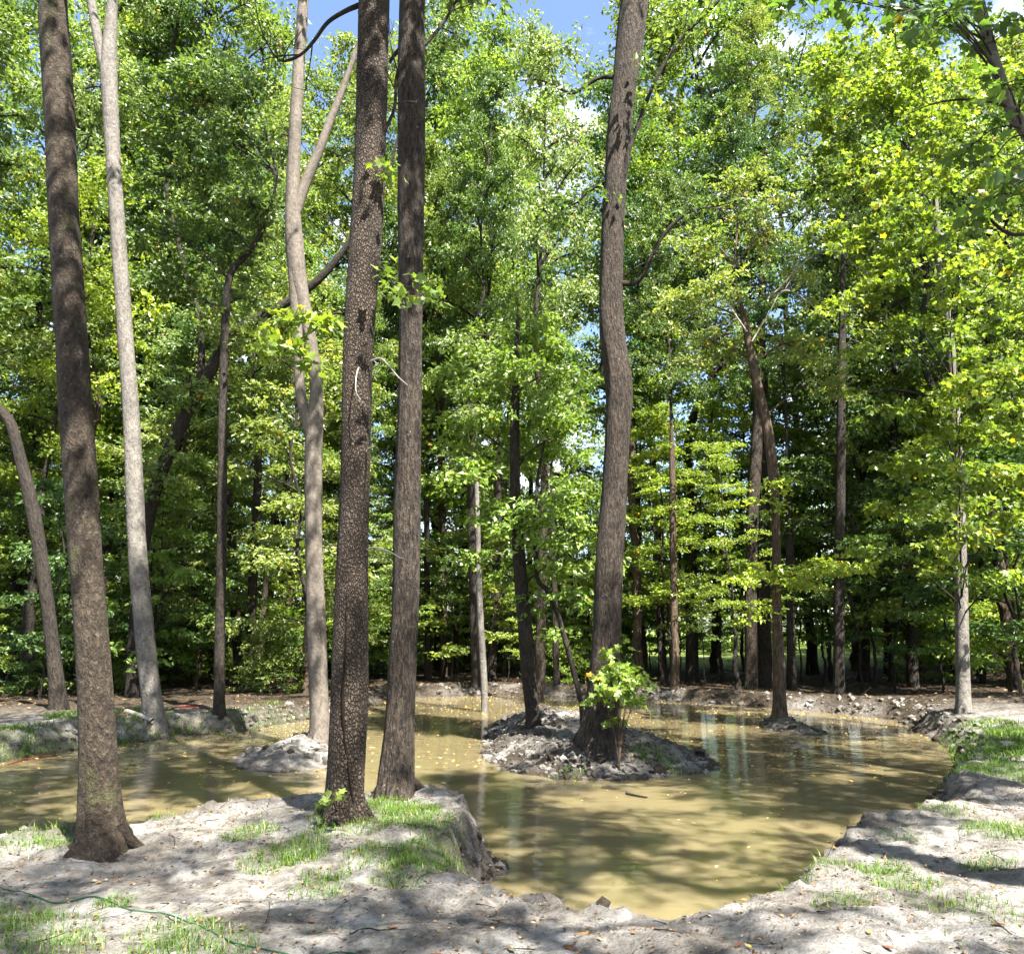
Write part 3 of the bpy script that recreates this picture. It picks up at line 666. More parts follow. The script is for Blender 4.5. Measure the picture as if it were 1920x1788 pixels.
twigs(E, LO, EB, LS, 'dark', 9, 0.55, 5, None)
LO, LS = limb_part(Ft, FB, [(790, 88, 9), (808, 72, 7), (830, 45, 6), (850, 12, 5), (870, -30, 4)], FB[1], 'dark', ym=0.3)
twigs(Ft, LO, FB, LS, 'dark', 6, 0.6, 6, 'mid')
limb_part(Ft, FB, [(757, 80, 12), (750, 92, 10), (738, 105, 7), (730, 118, 5)], FB[1], 'dark', ym=0.2)
LO, LS = limb_part(E, EB, [(720, 250, 7), (740, 200, 6), (742, 150, 5), (752, 118, 4)], EB[1], 'dark', ym=0.2)
twigs(E, LO, EB, LS, 'dark', 5, 0.5, 7, None)

SP_ = []
for a, b in ((656, 1120), (655, 1220), (650, 1310), (654, 1390), (660, 1450), (668, 1500), (673, 1530)):
    c_ = ES[np.argmin(np.abs(ES[:, 2] - at_Y(a, b, EB[1])[2]))]; q = at_Y(a, b, EB[1])
    dx = np.clip((q[0] - c_[0]) / c_[3], -.9, .9); SP_.append([q[0], c_[1] - c_[3] * math.sqrt(1 - dx * dx) * 1.01, q[2]])
SQ = spline(SP_, 60); G = Geo(); rng = np.random.default_rng(5)
G.add(*tube(SQ + rng.normal(0, .002, SQ.shape), .011 * (0.35 + np.sin(np.linspace(.15, 3.0, 60))), 8, .25, .1, seed=3))
G.build("bark_seam", plain("seam", (.010, .007, .005), .95, .1), E, off=EB)
# thin dead twigs on the two front trunks
for rt, BB_, rows in ((E, EB, [(692, 678, 4), (712, 672, 4), (726, 682, 3), (745, 705, 3), (764, 722, 2)]), (E, EB, [(676, 680, 3), (668, 705, 2.5), (668, 735, 2), (680, 755, 2)]),
                      (E, EB, [(688, 1030, 3), (704, 1026, 3), (730, 1034, 2.5), (752, 1046, 2), (768, 1050, 1.5)]), (E, EB, [(690, 842, 5), (700, 838, 3), (706, 835, 2)])):
    limb_part(rt, BB_, rows, BB_[1] - 0.1, 'dead', 6, "twig", ym=-0.3)

# surface roots spreading from the feet of the big trunks
for rt, BB_, SS_, bk, n_r, sd_ in ((A, AB, AS, 'mottled', 6, 1), (E, EB, ES, 'plates', 6, 2), (Ft, FB, FS, 'ridges', 5, 3), (Gt, GB, GS, 'ridges', 7, 4), (Dt, DB, DS, 'tan', 5, 5), (Bt, BB, BS, 'pale', 5, 6)):
    rng = np.random.default_rng(60 + sd_); r0 = SS_[12, 3]
    for q in range(n_r):
        az = (q + rng.uniform(-.3, .3)) / n_r * 6.283; L = r0 * rng.uniform(1.2, 2.2); pts = []
        for t_ in np.linspace(0, 1, 9):
            a_ = az + 0.35 * math.sin(t_ * 3 + q); rr_ = r0 * 0.62 + L * t_
            x_, y_ = BB_[0] + math.cos(a_) * rr_, BB_[1] + math.sin(a_) * rr_
            zg_ = max(gz(x_, y_), ZW - .05); pts.append([x_, y_, zg_ + r0 * (1.25 * (1 - t_) ** 3 + .10 * (1 - t_)) - .10 * r0 - .06 * t_])
        G = Geo(); G.add(*tube(np.array(pts), r0 * np.linspace(.36, .06, 9), 10, .15, .05, seed=q * 1.3)); G.build("root", BARK[bk], rt, off=BB_)
# leafy shoots hanging on the front trunks
def shoot(root, B, Y, rows, cl, n=26, size=0.13, leaf='yellow', R=0.22, seed=0):
    o, S = limb_part(root, B, rows, Y, 'dark', 6, "shoot", ym=-0.2)
    Lv = Leaves(); rng = np.random.default_rng(700 + seed)
    C = np.array([at_Y(a, b, Y - 0.2 + rng.normal(0, 0.2)) for a, b in cl])
    clumps(Lv, rng, C, R, n, size, 0.2, 5, 0.8)
    Lv.build("foliage", LEAF[leaf], o, off=B, lobed=True)
shoot(E, EB, EB[1], [(652, 588, 6), (628, 588, 5), (606, 596, 4), (590, 618, 3), (560, 636, 2), (540, 642, 2)],
      [(600, 596), (570, 604), (540, 600), (515, 620), (490, 640), (470, 655), (545, 650), (575, 655), (620, 610), (585, 690), (560, 585)], 18, 0.105, seed=1)
shoot(E, EB, EB[1], [(706, 498, 6), (725, 510, 4), (738, 532, 4), (760, 538, 3), (790, 534, 2), (815, 518, 2)], [(735, 505), (760, 520), (790, 525), (770, 555), (740, 540), (800, 560)], 13, 0.09, seed=2)
shoot(E, EB, EB[1], [(706, 340, 4), (720, 330, 3), (728, 322, 2)], [(722, 340), (716, 305), (725, 318)], 8, 0.09, seed=3)
shoot(E, EB, EB[1] - 0.2, [(632, 1520, 4), (626, 1505, 3), (622, 1492, 2)], [(622, 1500), (632, 1488), (614, 1508)], 9, 0.07, 'mid', R=.08, seed=4)

# ------------------------------------------------------------------ mid-distance trees, traced
def crown_of(root, B, S, lobes, leaf, bark='dark', size=0.12, seed=0, **kw):
    Lv, G = Leaves(), Geo(); rng = np.random.default_rng(900 + seed)
    gen_lobes(Lv, G, rng, lobes, S[:, :3], size, **kw)
    Lv.build("crown", LEAF[leaf], root, off=B); G.build("branch", BARK[bark], root, off=B)["kind"] = "stuff"
def mid_tree(name, label, base, pts, bark, lobes, leaf, seed, H=None, size=0.12, sides=18, step=0.12, flare=0.3, cb=None, **kw):
    B, S = trace_trunk(base, pts, H, step=step)
    root = tag(empty(name, B), label, "tree")
    trunk_part(B, S, bark, root, sides, 0.08, 0.04, flare, seed)
    if lobes: crown_of(root, B, S, [lobe(a, b, c, d, B[1] + e) for a, b, c, d, e in lobes], leaf, cb or bark, size, int(seed * 10), **kw)
    return root, B, S

H_, HB, HS = mid_tree("island_maple", "small bright green tree with a dark stem at the back of the mud island", (1000, 1356, -0.3),
    [(998, 1330, 27), (990, 1250, 27), (982, 1150, 27), (974, 1050, 24), (967, 950, 20), (965, 850, 19), (966, 760, 17), (968, 690, 12), (970, 620, 7), (972, 570, 3)], 'dark',
    [(975, 610, 90, 55, 0.5), (905, 690, 75, 55, 0), (1050, 690, 75, 60, .3), (960, 730, 80, 60, -.6), (880, 800, 75, 55, .3), (1060, 810, 75, 65, 0), (990, 850, 70, 50, .8), (900, 880, 70, 40, 0),
     (1070, 920, 70, 55, .3), (1010, 980, 75, 45, -.3), (930, 960, 50, 30, .3), (1060, 1040, 70, 40, 0), (985, 1080, 60, 30, .2), (900, 1050, 40, 22, .5)],
    'bright', 0.8, size=0.12, lpc=100, R=0.5, flat=0.3, lr=0.022, dens=2.2)
Ct, CB, CS = mid_tree("slender_tree", "slender dark stem on the left bank whose limb bends right", (411, 1338, -0.2),
    [(411, 1310, 22), (412, 1200, 20), (416, 1000, 19), (417, 800, 18), (421, 640, 16), (427, 540, 14), (437, 505, 13), (465, 475, 11), (490, 435, 9), (508, 390, 7), (520, 330, 4)], 'dark',
    [(420, 420, 90, 70, .5), (350, 330, 100, 90, 1), (440, 270, 90, 80, .5), (300, 430, 70, 70, 1.5), (380, 180, 100, 80, .5), (470, 380, 60, 50, -.5), (330, 540, 70, 50, 1.0), (450, 560, 50, 40, .8), (300, 220, 70, 70, 1), (460, 150, 60, 60, 1)],
    'mid', 1.6, lpc=120, R=0.6, size=0.13, dens=2.2)
twigs(Ct, Ct, CB, CS[-60:], 'dark', 12, .9, 50, 'mid', lo=.3)
Jt, JB, JS = mid_tree("vine_tree", "crooked brown trunk with peeling bark on the small mud mound in the water", (1462, 1340, -0.3),
    [(1462, 1320, 25), (1460, 1250, 24), (1457, 1150, 19), (1456, 1050, 17), (1454, 960, 17), (1449, 880, 20), (1438, 800, 20), (1422, 730, 19), (1409, 670, 17), (1400, 620, 14), (1391, 580, 11), (1380, 545, 7), (1378, 500, 4)], 'brown',
    [(1390, 350, 75, 50, 1), (1320, 440, 70, 55, 1), (1440, 430, 70, 50, .5), (1330, 640, 75, 50, .5), (1270, 560, 60, 50, 1), (1480, 640, 75, 50, .3), (1540, 710, 70, 45, 0), (1350, 540, 60, 40, 0), (1480, 540, 60, 40, .5)],
    'pale', 2.4, size=0.11, lpc=90, R=0.5, dens=1.9, autumn=0.015)
for rows in ([(1400, 622, 7), (1385, 600, 6), (1372, 580, 5), (1358, 560, 3)], [(1440, 560, 6), (1480, 520, 5), (1500, 480, 4), (1510, 430, 3), (1512, 390, 2)], [(1410, 640, 6), (1440, 590, 5), (1470, 545, 4), (1520, 570, 3), (1560, 610, 2)],
             [(1470, 545, 4), (1500, 500, 3), (1540, 470, 3), (1580, 475, 2), (1600, 500, 1.5)], [(1430, 500, 4), (1440, 470, 3), (1425, 430, 3), (1432, 400, 2)]):
    rows = [(p_, q_, w_ * 0.6) for p_, q_, w_ in rows]
    LO, LS = limb_part(Jt, JB, rows, JB[1] - 0.4, 'dead', 6, "dead_limb", ym=-0.3)
    twigs(Jt, LO, JB, LS, 'dead', 6, .7, int(rows[0][0]), None)
# low pale sprays reaching out over the water from the mound tree
Lv, G = Leaves(), Geo(); rng = np.random.default_rng(77)
for a, b, k in ((1390, 1080, 5), (1430, 1070, 6), (1480, 1075, 7), (1530, 1055, 7), (1570, 1065, 6), (1610, 1062, 5), (1500, 1100, 5), (1410, 1150, 4), (1440, 950, 4), (1470, 910, 4)):
    c = np.array([at_Y(a + rng.normal(0, 14), b + rng.normal(0, 8), JB[1] - 0.6 + rng.normal(0, 0.5)) for _ in range(k)])
    clumps(Lv, rng, c, 0.42, 42, 0.11, 0.08, 6, 1.6, droop=0.1)
    s = JS[np.argmin(np.abs(JS[:, 2] - c[:, 2].mean() + 0.3)), :3]
    G.add(*tube(bez(s, (s + c[0]) / 2 + np.array([0, 0, .2]), c[0], 8), np.linspace(.02, .006, 8), 5))
Lv.build("low_foliage", LEAF['bright'], Jt, off=JB); G.build("low_branch", BARK['brown'], Jt, off=JB)["kind"] = "stuff"

Kt, KB, KS = mid_tree("maple_tree", "pale trunk on the right bank under drooping yellow green leaves", (1806, 1334, -0.12),
    [(1806, 1310, 30), (1804, 1200, 27), (1802, 1100, 25), (1800, 980, 23), (1795, 850, 20), (1788, 720, 18), (1778, 600, 16), (1765, 520, 15), (1755, 400, 12), (1750, 250, 9)], 'pale', None, 'yellow', 3.3, H=13)
Lv, G = Leaves(), Geo(); rng = np.random.default_rng(78)
for a, b, rx, ry, dy in [(1720, 470, 75, 45, -1), (1640, 520, 70, 35, -1), (1800, 430, 80, 50, -1.5), (1880, 500, 60, 60, -1), (1860, 620, 70, 50, -.5), (1760, 590, 70, 40, -1), (1680, 620, 60, 35, 0), (1830, 720, 80, 45, -1),
                         (1740, 720, 70, 35, -1.2), (1690, 760, 50, 30, -.6), (1880, 800, 60, 50, -1.3), (1790, 830, 75, 40, -.6), (1720, 870, 70, 40, -.3), (1850, 900, 75, 40, -1), (1760, 950, 70, 35, -.8), (1680, 960, 60, 30, 0),
                         (1830, 1000, 70, 30, -1.2), (1900, 980, 50, 50, -.5), (1650, 1030, 50, 25, .2), (1780, 1060, 60, 22, -.4), (1890, 1080, 50, 25, -.6), (1620, 340, 75, 45, .5), (1700, 300, 80, 60, 0), (1780, 210, 80, 60, 0),
                         (1640, 190, 90, 60, .5), (1720, 130, 90, 60, .5), (1560, 250, 70, 50, 1), (1580, 430, 55, 40, .7), (1860, 330, 60, 50, 0), (1540, 150, 60, 50, 1), (1765, 330, 60, 50, -1.6), (1775, 500, 50, 50, -1.8), (1795, 660, 55, 45, -1.6), (1800, 780, 50, 45, -1.8), (1800, 890, 55, 40, -1.6), (1805, 960, 55, 30, -1.6),
                         (1740, 240, 60, 50, -1), (1900, 700, 50, 60, -1.5), (1905, 880, 50, 50, -1.5), (1610, 100, 80, 60, .5), (1700, 410, 60, 40, -.8), (1850, 130, 70, 60, .3), (1630, 440, 60, 30, -.5), (1590, 560, 40, 20, -.6)]:
    c, r = lobe(a, b, rx, ry, KB[1] + dy - 0.9)
    gen_lobes(Lv, G, rng, [(c, r)], KS[:, :3], 0.118, flat=0.16, lpc=84, R=0.5, lr=0.018, autumn=0.006, up=0.8, dens=1.5)
Lv.build("crown", LEAF['yellow'], Kt, off=KB, lobed=True); G.build("branch", BARK['dark'], Kt, off=KB)["kind"] = "stuff"

# a tree just outside the frame on the right, one limb and its leaves reach into view
RB = np.array([8.8, 9.6, gz(8.8, 9.6)])
Rt = tag(empty("overhanging_tree", RB), "grey limb and yellow green leaves overhanging from the top right corner", "tree")
S = spline([[8.8, 9.6, RB[2] - .3, .24], [8.8, 9.6, 0.3, .2], [8.7, 9.5, 4, .17], [8.8, 9.6, 8, .14], [8.6, 9.4, 12, .09], [8.5, 9.3, 16, .02]], 120)
trunk_part(RB, S, 'pale', Rt, 22, seed=8.8)
_, RL = limb_part(Rt, RB, [(1990, 330, 26), (1940, 270, 26), (1912, 232, 26), (1890, 190, 26), (1868, 130, 25), (1852, 70, 23), (1835, 0, 21), (1825, -60, 18), (1800, -180, 10)], 9.3, 'pale', 12)
limb_part(Rt, RB, [(1890, 200, 8), (1850, 190, 6), (1800, 187, 5), (1750, 195, 3), (1700, 215, 2)], 9.3, 'dark', 6, ym=-0.5)
limb_part(Rt, RB, [(1990, 420, 10), (1900, 440, 8), (1840, 400, 6), (1780, 380, 4)], 9.0, 'dark', 6, ym=-0.5)
Lv, G = Leaves(), Geo(); rng = np.random.default_rng(79)
gen_crown(Lv, G, rng, S[:, :3], 7.5, 15.5, 2.3, 9, 4, 60, 0.13, 0.7, 0.3)
for a, b, k, dy in ((1890, 60, 3, 0), (1800, 20, 3, -.5), (1700, 10, 3, -1), (1600, 5, 3, -.4), (1880, 400, 3, -.6), (1860, 270, 2, 0), (1900, 330, 3, -.8), (1760, 30, 2, -1), (1500, -10, 2, -.5), (1900, 150, 2, -.8)):
    c = np.array([at_Y(a + rng.normal(0, 25), b + rng.normal(0, 18), 9.0 + dy + rng.normal(0, 0.3)) for _ in range(k)])
    clumps(Lv, rng, c, 0.4, 26, 0.14, 0.2, 6, 0.8, autumn=.01, G=G)
    for p in c:
        q = RL[np.argmin(np.linalg.norm(RL[:, :3] - p, axis=1)), :3]
        G.add(*tube(bez(q, (p + q) / 2 + np.array([0, 0, .25]), p, 7), np.linspace(.014, .006, 7), 5))
Lv.build("crown", LEAF['yellow'], Rt, off=RB, lobed=True); G.build("branch", BARK['dark'], Rt, off=RB)["kind"] = "stuff"

# thin pale stem standing in the water behind the island
It, IB, IS_ = mid_tree("pale_sapling_tree", "thin pale stem rising out of the water left of the mud island", (908, 1334, ZW),
    [(908, 1300, 13), (904, 1220, 13), (899, 1120, 12), (896, 1000, 10), (893, 900, 8), (888, 800, 6), (886, 740, 3)], 'pale',
    [(900, 1040, 35, 18, -.3), (870, 780, 60, 40, 0), (900, 700, 55, 40, .5), (850, 870, 50, 30, .3)], 'pale', 4.1, size=0.11, lpc=70, R=0.45, flat=.2, dens=1.6, lr=0.012, sides=12)
# leaning sapling on the island
st, SB, SS = mid_tree("leaning_sapling", "thin dark sapling leaning left beside the thick island trunk", (1092, 1352, -0.2),
    [(1088, 1310, 9), (1076, 1260, 10), (1060, 1200, 10), (1045, 1150, 9), (1025, 1105, 9), (1008, 1085, 8), (1003, 1000, 7), (1008, 900, 6), (1022, 820, 4), (1028, 760, 3)], 'dark',
    [(1085, 1110, 45, 16, -1.2), (1120, 1125, 40, 14, -1.4), (1060, 1060, 45, 25, -.4), (1040, 1180, 40, 25, .2), (1100, 960, 45, 35, -.3), (1130, 1000, 40, 25, .2), (1010, 1130, 35, 20, 0)], 'bright', 5.5, size=0.12, lpc=70, R=0.42, flat=.1, dens=1.8, lr=0.010, sides=8, step=.1, flare=0, up=1.5)
# leafy shoots at the foot of the island tree
PB = at_Y(1160, 1385, GB[1] - 0.75); PB[2] = gz(PB[0], PB[1])
sr = tag(empty("leafy_seedling", PB), "sunlit pale green leafy seedling at the foot of the thick island trunk", "plant")
Lv, G = Leaves(), Geo(); rng = np.random.default_rng(81)
for a, b, k in ((1155, 1240, 4), (1175, 1260, 4), (1130, 1265, 3), (1190, 1285, 4), (1150, 1290, 4), (1120, 1300, 3), (1170, 1310, 3), (1200, 1270, 3), (1140, 1225, 2), (1165, 1340, 2), (1188, 1325, 2)):
    c = np.array([at_Y(a + rng.normal(0, 8), b + rng.normal(0, 8), PB[1] + rng.normal(0, 0.22)) for _ in range(k)])
    clumps(Lv, rng, c, 0.24, 22, 0.10, 0.12, 5, 1.0, droop=.25)
    G.add(*tube(bez(PB - (0, 0, .05), PB + (0, 0, 0.5), c[0], 8), np.linspace(.011, .004, 8), 5))
Lv.build("foliage", LEAF['bright'], sr, off=PB, lobed=True); G.build("stem", BARK['brown'], sr, off=PB)

# ------------------------------------------------------------------ trees of the far bank with trunks one can tell apart
far_list = [  # label, bark, base px, py, ground z, trace, H, crown height, proto, squash
    ("dark curved trunk leaning left at the left edge behind the far grass", 'dark', (110, 1328, -0.1), [(108, 1300, 34), (97, 1200, 28), (85, 1100, 26), (62, 960, 28), (38, 860, 24), (15, 785, 22), (-30, 740, 20), (-90, 640, 18)], 18, 9, 1, 1.0),
    ("massive dark trunk behind the pale trunk that bends far to the right", 'dark', (248, 1306, -0.12), [(250, 1240, 26), (262, 1080, 26), (280, 960, 26), (312, 860, 26), (352, 770, 25), (392, 700, 24), (425, 640, 23), (470, 605, 21), (530, 572, 18), (585, 535, 16), (620, 500, 14), (655, 455, 10), (700, 400, 8), (735, 300, 6), (760, 200, 3)], None, None, None, 1),
    ("straight dark stem right of the slender bent tree on the left bank", 'dark', (467, 1288, 0), [(469, 1240, 19), (474, 1100, 18), (480, 1000, 17), (484, 860, 15), (486, 800, 13)], 17, 8, 0, 0.8),
    ("dark stem close behind the slender bent tree", 'dark', (448, 1282, 0.1), [(446, 1220, 20), (438, 1100, 20), (430, 960, 17), (424, 850, 14)], 20, 9, 2, 0.8),
    ("wavy dark trunk between the pale tree and the slender tree", 'dark', (325, 1275, 0.1), [(320, 1230, 18), (318, 1150, 16), (328, 1080, 18), (335, 1010, 16), (330, 900, 14)], 19, 8, 4, 0.9),
    ("grey trunk left of the slender tree, half hidden in leaves", 'brown', (378, 1270, 0.15), [(375, 1200, 19), (368, 1100, 18), (358, 980, 18), (348, 850, 16)], 22, 10, 0, 0.8),
    ("thin pale stem just right of the plated trunk on the far bank", 'pale', (686, 1278, 0.1), [(686, 1230, 9), (685, 1150, 8), (684, 1050, 7), (683, 900, 6)], 15, 8, 3, 0.6),
    ("black stem nearest the ridged trunk on the far bank", 'dark', (802, 1275, 0.1), [(802, 1200, 12), (801, 1100, 12), (800, 950, 11)], 22, 9, 1, 0.8),
    ("greyish stem second right of the ridged trunk on the far bank", 'brown', (832, 1268, 0.2), [(832, 1200, 15), (830, 1100, 14), (828, 950, 13)], 24, 11, 5, 0.8),
    ("dark forked stem left of the thin pale stem in the water", 'dark', (852, 1262, 0.25), [(853, 1200, 13), (856, 1140, 12), (864, 1050, 11), (868, 950, 10)], 20, 9, 0, 0.7),
    ("dark trunk directly behind the thin pale stem in the water", 'dark', (893, 1282, 0.05), [(891, 1230, 17), (888, 1120, 17), (885, 1000, 16), (880, 850, 14)], 23, 11, 5, 0.7),
    ("black trunk leaning right just beyond the thin pale stem", 'dark', (920, 1276, 0.1), [(923, 1230, 18), (929, 1120, 16), (932, 1000, 15), (935, 880, 13)], 22, 9, 2, 0.75),
    ("dark stem glimpsed between the island maple and the thick island trunk", 'dark', (1044, 1282, 0.1), [(1042, 1220, 12), (1040, 1120, 11), (1036, 1000, 10)], 14, 7, 3, 0.8),
    ("narrow dark trunk first to the right of the thick island trunk", 'brown', (1266, 1288, 0.05), [(1266, 1230, 15), (1264, 1150, 14), (1262, 1000, 13), (1260, 850, 11)], 17, 9, 4, 0.8),
    ("broad black trunk second to the right of the thick island trunk", 'dark', (1298, 1278, 0.1), [(1298, 1230, 24), (1297, 1150, 22), (1295, 1000, 21), (1290, 850, 17), (1300, 780, 15), (1340, 700, 12), (1360, 680, 10)], 20, 12, 1, 0.9),
    ("stout grey trunk left of the crooked mound tree", 'ridges', (1408, 1290, 0.05), [(1408, 1240, 25), (1408, 1100, 24), (1412, 950, 23), (1418, 850, 22), (1424, 700, 18), (1430, 500, 15), (1432, 300, 12)], 25, 19, 0, 0.8),
    ("stout black trunk with a sunlit flank behind the crooked mound tree", 'dark', (1432, 1286, 0.05), [(1434, 1240, 30), (1432, 1150, 26), (1432, 1000, 24), (1435, 850, 20)], 23, 12, 2, 0.9),
    ("dark stem just right of the crooked mound tree", 'dark', (1486, 1290, 0.05), [(1484, 1240, 17), (1482, 1150, 16), (1480, 1000, 15)], 20, 10, 5, 0.7),
    ("tall straight dark trunk midway between the mound tree and the right bank trunk", 'dark', (1573, 1300, 0.0), [(1573, 1250, 22), (1573, 1100, 20), (1576, 900, 19), (1578, 700, 16), (1580, 550, 12), (1582, 450, 8)], 17, 11, 2, 0.9),
    ("black trunk beside the sunlit clearing", 'dark', (1620, 1276, 0.1), [(1620, 1220, 22), (1619, 1100, 20), (1618, 950, 18)], 22, 10, 1, 0.8),
    ("slim black stem right of the sunlit clearing", 'dark', (1662, 1270, 0.15), [(1662, 1200, 11), (1663, 1100, 11), (1665, 950, 10)], 18, 9, 4, 0.7),
    ("dark stem behind the leaves right of the right bank trunk", 'dark', (1843, 1280, 0.1), [(1843, 1220, 12), (1841, 1100, 12), (1838, 950, 11)], 19, 9, 0, 0.7),
    ("leaning black stem near the right edge of the woods", 'dark', (1896, 1290, 0.05), [(1895, 1240, 16), (1890, 1150, 15), (1884, 1060, 14), (1878, 950, 12)], 20, 9, 2, 0.7),
]
for k, (lab, bk, base, pts, H, hb, pr, sq) in enumerate(far_list):
    if pr is None:
        root, B_, S_ = mid_tree("bent_tree", lab, base, pts, bk,
            [(560, 380, 60, 60, 1), (520, 250, 70, 70, 1.5), (480, 520, 60, 50, .5), (640, 280, 50, 60, 1), (700, 200, 60, 70, 1.5), (420, 560, 60, 50, 1), (600, 170, 55, 55, 2), (360, 720, 55, 40, -.8), (300, 880, 50, 40, -.8), (420, 600, 50, 35, -.8), (330, 800, 40, 30, .6)], 'mid', 9.1, lpc=110, R=.65, size=.13, dens=1.8)
        limb_part(root, B_, [(372, 735, 16), (378, 660, 14), (372, 590, 12), (350, 520, 10), (330, 440, 8), (310, 350, 6)], B_[1], 'dark')
    else:
        tall_tree("woodland_tree", lab, base, pts, H, hb, bk, TALL[pr], rz=k * 1.3, squash=sq, seed=k * 0.7 + 1)

# ------------------------------------------------------------------ the woods behind: whole trees, saplings and bushes, each its own object
rs = np.random.default_rng(42)
placed = list(TRUNKS)
def free(x, y, dmin):
    return all((x - a) ** 2 + (y - b) ** 2 > dmin * dmin for a, b in placed)
def proj(x, y, z):
    d = np.array([x, y, z - CAMZ]); dp = d[1] * CP + d[2] * SP
    return 960 + FPX * d[0] / dp, 894 - FPX * (-d[1] * SP + d[2] * CP) / dp
SHORT = [Geo() for _ in range(4)]
trunk_me = []
for k, bk in enumerate(['dark', 'dark', 'brown', 'ridges']):
    G = Geo(); z = np.linspace(-0.4, 10, 40); w = np.cumsum(rs.normal(0, 0.035, (40, 2)), 0)
    G.add(*tube(np.stack([w[:, 0] - w[1, 0], w[:, 1] - w[1, 1], z], 1), np.linspace(0.16, 0.10, 40), 12, 0.08, 0.04, 0.3, seed=k * 1.9))
    o = G.build("trunk", BARK[bk]); col.objects.unlink(o); trunk_me.append((o.data, w[-1] - w[1]))
def wood_tree(x, y, H, hb, pr, sq, rad, label, group):
    z = gz(x, y); B = np.array([x, y, z]); k = rs.integers(0, 4); me, tip = trunk_me[k]
    root = tag(empty("woodland_tree", B), label, "tree", group)
    t = bpy.data.objects.new("trunk", me); col.objects.link(t); t.parent = root
    s = rad / 0.14; t.scale = (s, s, hb / 10)
    put_crown(root, B, TALL[pr], B + np.array([tip[0] * s, tip[1] * s, hb - 0.1]), (H - hb) / 12, rs.random() * 6.28, sq)
    placed.append((x, y))
def sapling(x, y, H, pr, label, group, name="understorey_sapling", protos=None, h0=1.0, cat="sapling"):
    z = gz(x, y); B = np.array([x, y, z])
    root = tag(empty(name, B), label, cat, group)
    P = (protos or LOW)
    if protos is None:
        me, tip = trunk_me[rs.integers(0, 3)]
        t = bpy.data.objects.new("trunk", me); col.objects.link(t); t.parent = root; s = 0.035 / 0.14 * H / 6; t.scale = (s, s, h0 / 10)
        put_crown(root, B, P[pr], B + np.array([tip[0] * s, tip[1] * s, h0 - 0.05]), (H - h0) / 5.0, rs.random() * 6.28, rs.uniform(.9, 1.3))
    else:
        put_crown(root, B, P[pr], B - (0, 0, .05), H / 1.5, rs.random() * 6.28, rs.uniform(1.0, 1.5))
    placed.append((x, y))

LEAFWORD = {0: "mid green", 1: "slim mid green", 2: "broad deep green", 3: "bright green", 4: "wide spreading green", 5: "narrow deep green", 6: "silvery green", 7: "sunny bright green"}
ZONE = [(60, "at the left edge of the picture"), (215, "behind the mottled front trunk"), (300, "behind the pale leaning trunk"), (460, "behind the slender bent tree"), (620, "behind the forked tan tree"), (700, "behind the plated trunk"),
        (810, "behind the ridged trunk"), (930, "behind the thin pale stem in the water"), (1080, "behind the island maple"), (1200, "behind the thick island trunk"), (1340, "right of the thick island trunk"),
        (1500, "behind the crooked mound tree"), (1640, "near the sunlit clearing"), (1760, "left of the right bank trunk"), (1860, "behind the right bank trunk"), (9999, "at the right edge of the picture")]
def zone(px):
    return next(t for z_, t in ZONE if px < z_)
def depth(y): return "front row" if y < 34 else ("middle row" if y < 46 else "back row")
cnt = 0
for _ in range(900):
    if cnt >= 64: break
    y = rs.uniform(27.5, 58); x = rs.uniform(-1, 1) * (0.70 * y + 3)
    if glook(np.array([x]), np.array([y]))[1][0] < 1.2 or not free(x, y, 2.2): continue
    px, py = proj(x, y, 0); H = rs.uniform(21, 30)
    if 1290 < px < 1680 and y > 38: continue
    if 985 < px < 1150: H = rs.uniform(9, 13) if y < 45 else rs.uniform(11, 16)
    if 470 < px < 640: H = rs.uniform(16, 22)
    if px < 60: H *= 0.85
    pr = int(rs.choice([0, 0, 1, 1, 2, 3, 3, 4, 4, 5, 6, 7, 7]))
    wood_tree(x, y, H, H * rs.uniform(0.28, 0.45), pr, rs.uniform(.75, 1.0), rs.uniform(.09, .2),
              f"{LEAFWORD[pr]} tree, {depth(y)}, {zone(px)}", "trees of the woods behind the pond")
    cnt += 1
# silvery tree against the sky in the gap
wood_tree(*at_z(1000, 1268, 0.2)[:2], 23, 9, 6, 0.75, 0.16, "silvery green tree standing against the blue sky gap above the island", None)
for px_, y_, H_2, pr_ in ((935, 44, 36, 6), (1000, 46, 38, 6), (830, 42, 38, 1), (470, 43, 38, 3), (880, 37, 31, 3), (1065, 52, 31, 6), (500, 41, 31, 6), (585, 44, 30, 3), (255, 31, 30, 1), (345, 33, 33, 4), (40, 30, 29, 3), (1235, 34, 33, 1), (1330, 36, 34, 7), (825, 38, 32, 0), (1520, 35, 33, 4), (660, 40, 33, 4)):
    wood_tree((px_ - 960) / FPX * y_ * 0.99, y_, H_2, H_2 * .4, pr_, .85, .16, f"very tall {LEAFWORD[pr_]} tree {zone(px_)}", "very tall trees of the woods")
# flanks beside the pond, inside and just outside the frame
for x, y, H, pr in ((-17, 21, 20, 0), (-19, 27, 19, 4), (-14.5, 25, 17, 3), (-21, 17, 21, 1), (-16, 14.5, 20, 5), (14.5, 24, 22, 2), (16, 19, 21, 7), (13.6, 28, 24, 4), (18, 25, 23, 0), (-23, 23, 18, 7)):
    wood_tree(x, y, H, H * 0.36, pr, 0.9, 0.17, f"{LEAFWORD[pr]} tall tree on the {'left' if x < 0 else 'right'} flank of the pond, {'near' if y < 18 else 'middle' if y < 24 else 'far'} end", "trees flanking the pond")

